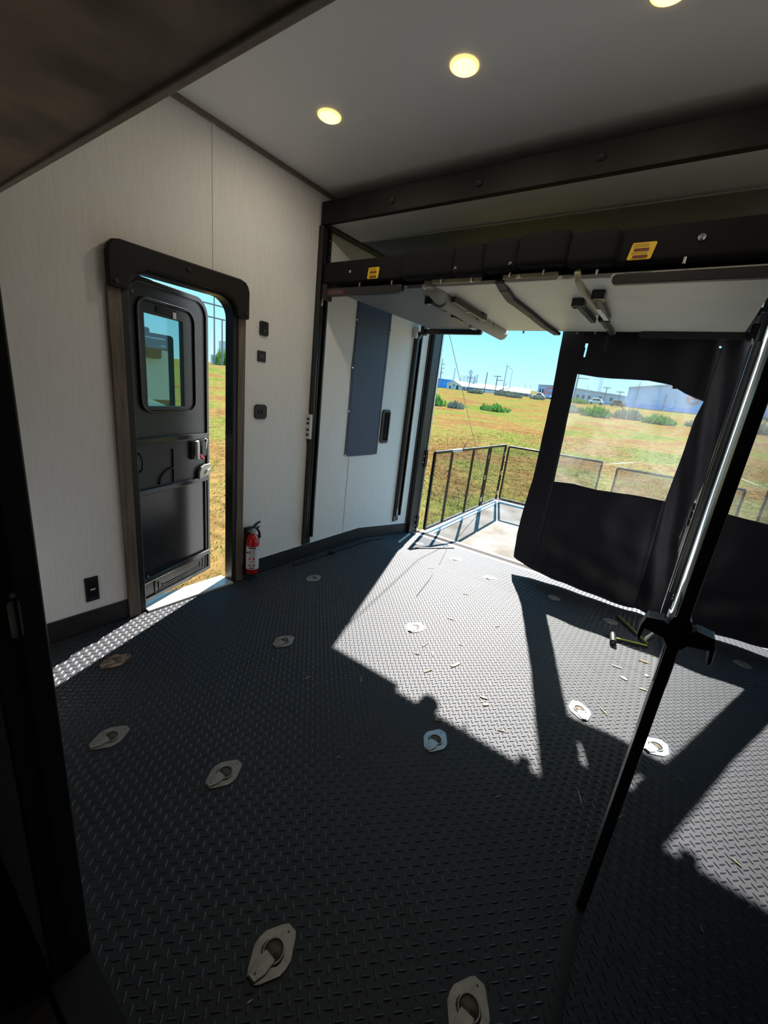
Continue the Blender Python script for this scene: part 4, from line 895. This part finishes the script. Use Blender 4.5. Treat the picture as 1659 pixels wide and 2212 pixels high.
MB().box((-44.5, 98.7, 3.3), (-38.6, 98.9, 4.75)).build('front_wall', 'bldwhite', b3)
for x in (-46.8, -45.3): MB().box((x, 100.9, 3.7), (x + 0.8, 101.0, 4.6)).build('garage_bay', 'dark', b3)
b4 = thing('low_shed', (-34.5, 103, 4), 'pale roofed low shed before the gap in buildings', 'building', 'industrial buildings beyond the field')
MB().box((-37, 103, 3.4), (-30.6, 110, 5.0)).build('wall', 'bldwall', b4)
MB().add([(-37.8, 101, 5.1), (-31.0, 101, 4.85), (-33.9, 110, 6.25), (-38.0, 110, 6.45)], [(0, 1, 2, 3)]).build('roof', 'bldwhite', b4, solid=0.15)
for k in range(4): MB().box((-36.4 + k * 1.4, 102.9, 3.7), (-35.7 + k * 1.4, 103, 4.5)).build('garage_bay', 'dark', b4)
def ringsign(t, x, z, r, y):
    a = [k * 2 * PI / 28 for k in range(28)]
    sgn = MB().ring([(x + r * math.cos(q), z + r * math.sin(q)) for q in a], [(x + r * .74 * math.cos(q), z + r * .74 * math.sin(q)) for q in a], 1, y - 0.16, y).build('ring_sign', 'signred', t)
    MB().box((x - r * .5, y - 0.1, z - r * .13), (x + r * .5, y, z + r * .13)).build('sign_lettering', 'signred', sgn)
    MB().box((x - r * .35, y - 0.1, z + r * .26), (x + r * .35, y, z + r * .36)).build('sign_lettering', 'signwhite', sgn)
b5 = building('office_block', 'blue building with red ring sign left of curtain', 100, -29.2, -22.4, 3.2, 6.9, 7.1, 12, 'bldblue', 'bldwall')
ringsign(b5, -26.5, 5.45, 1.28, 100); MB().box((-29.15, 99.95, 3.2), (-22.4, 99.99, 4.5)).build('lower_siding', 'bldblue2', b5)
for x in (-28.6, -28.0): door_win(b5, x, 5.2, 0.28, 1.0, 100)
b6 = building('low_warehouse', 'long low pale warehouse behind the vinyl window', 102, -21.6, -11.3, 3.4, 6.9, 6.1, 12, 'bldwall', 'bldwall')
for x in (-20.8, -19.6, -18.4, -16.2, -14.0): door_win(b6, x, 5.0, 0.5, 0.7, 102)
MB().box((-17.7, 101.9, 3.4), (-11.3, 101.96, 4.6)).build('lower_siding', 'bldblue2', b6)
b7 = building('large_warehouse', 'large pale blue warehouse with red ring sign at right', 99, -10.9, 9.0, 3.0, 7.75, 7.9, 20, 'bldblue', 'bldwall', (-4.5, 8.75))
ringsign(b7, 0.15, 6.75, 1.05, 99); MB().box((-10.85, 98.95, 3.0), (9, 98.99, 4.9)).build('lower_siding', 'bldblue2', b7)
MB().box((-4.35, 98.8, 4.0), (-4.2, 98.95, 7.1)).build('drain_pipe', 'pole', b7)

# --- refinery and stacks
rf = thing('refinery', (-47.5, 130, 5), 'hazy refinery of pipes and columns on the horizon', 'refinery')
for k in range(14):
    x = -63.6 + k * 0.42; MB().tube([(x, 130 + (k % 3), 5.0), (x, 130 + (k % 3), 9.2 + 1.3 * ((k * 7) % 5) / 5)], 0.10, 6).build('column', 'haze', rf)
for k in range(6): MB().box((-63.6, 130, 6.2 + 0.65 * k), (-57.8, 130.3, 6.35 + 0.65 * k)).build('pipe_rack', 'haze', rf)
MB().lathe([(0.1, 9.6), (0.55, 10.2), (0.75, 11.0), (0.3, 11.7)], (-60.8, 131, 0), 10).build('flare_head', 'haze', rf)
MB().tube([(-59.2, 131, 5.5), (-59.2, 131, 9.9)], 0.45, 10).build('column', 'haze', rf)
KG = 'thin stacks on the horizon'
for x, z, r, lab in ((-55.5, 9.5, 0.30, 'slim grey stack above the blue warehouse, left one'), (-54.75, 8.85, 0.24, 'shorter slim stack beside the taller one'),
                     (-50.9, 9.4, 0.22, 'slim stack with wide base left of refinery'), (-44.5, 8.3, 0.27, 'stack just right of the refinery'),
                     (-46.2, 8.2, 0.25, 'stack at right end of the refinery cluster'), (-16.4, 9.3, 0.45, 'thick tapered stack seen through vinyl window'),
                     (-36.9, 6.9, 0.18, 'short stack above the low shed roof')):
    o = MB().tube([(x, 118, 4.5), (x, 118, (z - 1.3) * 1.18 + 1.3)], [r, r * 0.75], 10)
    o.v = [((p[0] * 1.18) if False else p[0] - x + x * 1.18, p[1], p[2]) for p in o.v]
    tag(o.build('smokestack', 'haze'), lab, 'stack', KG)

# --- poles
PG = 'utility poles beyond the field'
def pole(x, y, zt, lab, r=0.13, arms=(), zb=None, m='pole', lean=0.0, name='utility_pole'):
    z0 = gz(x, y) - 0.1 if zb is None else zb
    t = thing(name, (x, y, z0), lab, 'pole', PG)
    MB().tube([(x, y, z0), (x + lean, y, zt)], [r, r * 0.65], 8).build('shaft', m, t)
    for (h, l, l2) in arms:
        MB().beam((x - l, y, h), (x + l2, y, h), 0.12, 0.14).build('cross_arm', m, t)
    return t
pole(-53.8, 98, 11.3, 'tall pole at far left of ramp view', 0.14, ((10.0, 0, 0.9), (9.0, 0, 0.9), (7.9, 0, 0.8)))
pole(-45.2, 97.5, 7.9, 'leaning pole in front of refinery', 0.16, ((7.2, 0.8, 0.8),))
pole(-41.2, 98, 8.8, 'plain pole right of refinery', 0.16)
pole(-38.5, 98, 8.2, 'pole with double cross arms', 0.16, ((8.0, 1.0, 1.0), (7.2, 0.2, 1.5)))
pole(-37.2, 99.5, 10.9, 'tall pale lattice mast', 0.22, ((10.5, 0.2, 0.7),), m='haze', name='lattice_mast')
lp = pole(-35.2, 98, 9.6, 'curved street lamp pole', 0.09, m='haze', name='street_lamp')
MB().tube([(-35.2, 98, 9.55), (-35.5, 98, 9.9), (-36.2, 98, 10.0)], 0.07, 6).build('lamp_arm', 'haze', lp)
pole(-32.2, 100, 7.2, 'short thin pole before the gap', 0.08, m='haze'); pole(-30.9, 100, 6.9, 'thinnest short pole beside the gap', 0.06, m='haze')
pole(-20.3, 96, 10.6, 'tall dark pole at left edge of vinyl window', 0.17, ((8.7, 0.1, 2.2),))
pole(-14.6, 97, 7.4, 'pole with small cross arm behind vinyl window', 0.12, ((7.3, 0.7, 0.7),))
pole(-12.0, 97, 6.8, 'shorter pole beside the big blue warehouse', 0.10, ((6.7, 0.7, 0.7),))
pole(-9.0, 97, 8.9, 'thin pole standing before the big blue warehouse', 0.06)
pole(-11.4, 120, 10.3, 'pale distant mast behind vinyl window', 0.3, m='haze', zb=5, name='lattice_mast')
pole(-18.2, 97, 7.6, 'thin lamp pole by low warehouse', 0.06, m='haze', name='street_lamp')
pole(-60, 38.2, 12.1, 'tallest pole of the frame seen past entry door', 0.13)
pole(-60, 39.5, 9.2, 'shorter pole of the frame seen past entry door', 0.14)
pole(-60, 37.0, 9.3, 'hidden left pole of the pole frame', 0.12)
xa = thing('cross_frame', (-60, 38, 9), 'horizontal timbers joining the poles past entry door', 'pole', PG)
MB().beam((-59.75, 36.0, 10.9), (-59.75, 39.8, 10.9), 0.14, 0.18).build('cross_arm', 'pole', xa)
MB().beam((-59.75, 36.0, 9.15), (-59.75, 39.8, 9.15), 0.14, 0.18).build('cross_arm', 'pole', xa)
# hazy towers past the entry door
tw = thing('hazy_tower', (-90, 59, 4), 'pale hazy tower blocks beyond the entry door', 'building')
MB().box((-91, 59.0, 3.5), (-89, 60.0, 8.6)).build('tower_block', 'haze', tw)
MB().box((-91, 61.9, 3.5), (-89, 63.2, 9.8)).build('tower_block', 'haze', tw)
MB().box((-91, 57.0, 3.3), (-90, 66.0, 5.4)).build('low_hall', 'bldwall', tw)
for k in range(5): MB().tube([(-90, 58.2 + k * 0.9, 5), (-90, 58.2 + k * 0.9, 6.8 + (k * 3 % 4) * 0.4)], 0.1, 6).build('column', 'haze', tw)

# --- parked vehicles
def vehicle(x, y, l, h, m, lab, cab=0.35, pick=True):
    z = gz(x, y); t = thing('pickup_truck' if pick else 'parked_car', (x, y, z), lab, 'vehicle', 'vehicles parked at the buildings')
    MB().box((x - l / 2, y - 0.6, z + 0.26), (x + l / 2, y + 0.6, z + 0.26 + h * 0.4)).build('body', m, t, bevel=0.06)
    c0 = x - l * 0.12 if pick else x - l * 0.28; c1 = x + l * 0.22
    MB().prism([(c0 - 0.2, z + 0.26 + h * 0.38), (c1 + 0.4, z + 0.26 + h * 0.38), (c1, z + 0.24 + h * 0.85), (c0, z + 0.24 + h * 0.85)], 1, y - 0.52, y + 0.52).build('cab', m, t, bevel=0.05)
    MB().prism([(c0, z + 0.28 + h * 0.42), (c1 + 0.2, z + 0.28 + h * 0.42), (c1, z + 0.18 + h * 0.8), (c0 + 0.1, z + 0.18 + h * 0.8)], 1, y - 0.54, y - 0.50).build('side_window', 'dark', t)
    for q in (-0.32, 0.32): MB().tube([(x + q * l, y - 0.62, z + 0.21), (x + q * l, y - 0.5, z + 0.21)], 0.22, 14).build('wheel', 'tyre', t)
    return t
vehicle(-26.4, 92, 2.6, 1.1, 'bldwhite', 'white pickup truck left of the curtain')
vehicle(-23.6, 95, 2.2, 0.9, 'dark', 'dark car behind the white pickup', pick=False)
vehicle(-14.9, 91, 2.6, 1.1, 'bldwhite', 'white car behind the vinyl window', pick=False)
vehicle(-11.2, 91, 2.6, 1.1, 'rust', 'reddish car behind the vinyl window', pick=False)

# --- motorhome seen through the entry door window
mh = thing('motorhome', (-9, 2.4, -0.75), 'parked motorhome seen through the entry door window', 'vehicle')
MB().prism(rrect(-2.5, 4.26, -0.30, 1.87, [0.1, 0.15, 0.06, 0.1]), 0, -10.4, -8.0).build('body', 'rvdark', mh)
MB().box((-8.02, -2.3, 0.72), (-7.985, 4.15, 1.60)).build('windshield', 'rvpane', mh, bevel=0.01)
MB().prism([(-2.3, 1.05), (3.6, 0.80), (4.15, 0.60), (4.15, 0.50), (3.5, 0.66), (-2.3, 0.9)], 0, -8.03, -7.97).build('white_swoosh', 'rvwhite', mh)
MB().box((-8.02, -2.3, 1.78), (-7.98, 4.1, 1.80)).build('roof_line', 'rvpane', mh)
MB().box((-8.02, -2.3, 1.66), (-7.98, 4.1, 1.68)).build('roof_line', 'rvpane', mh)
MB().prism(rrect(3.70, 3.94, 1.44, 1.76, 0.05), 0, -7.95, -7.80).build('wing_mirror', 'rvdark', mh, bevel=0.01)
MB().box((-8.9, 3.6, 1.86), (-8.2, 3.95, 1.97)).build('roof_unit', 'rvdark', mh, bevel=0.03)
for y in (-1.5, 3.2): MB().tube([(-8.05, y, -0.35), (-7.9, y, -0.35)], 0.38, 20).build('wheel', 'tyre', mh)
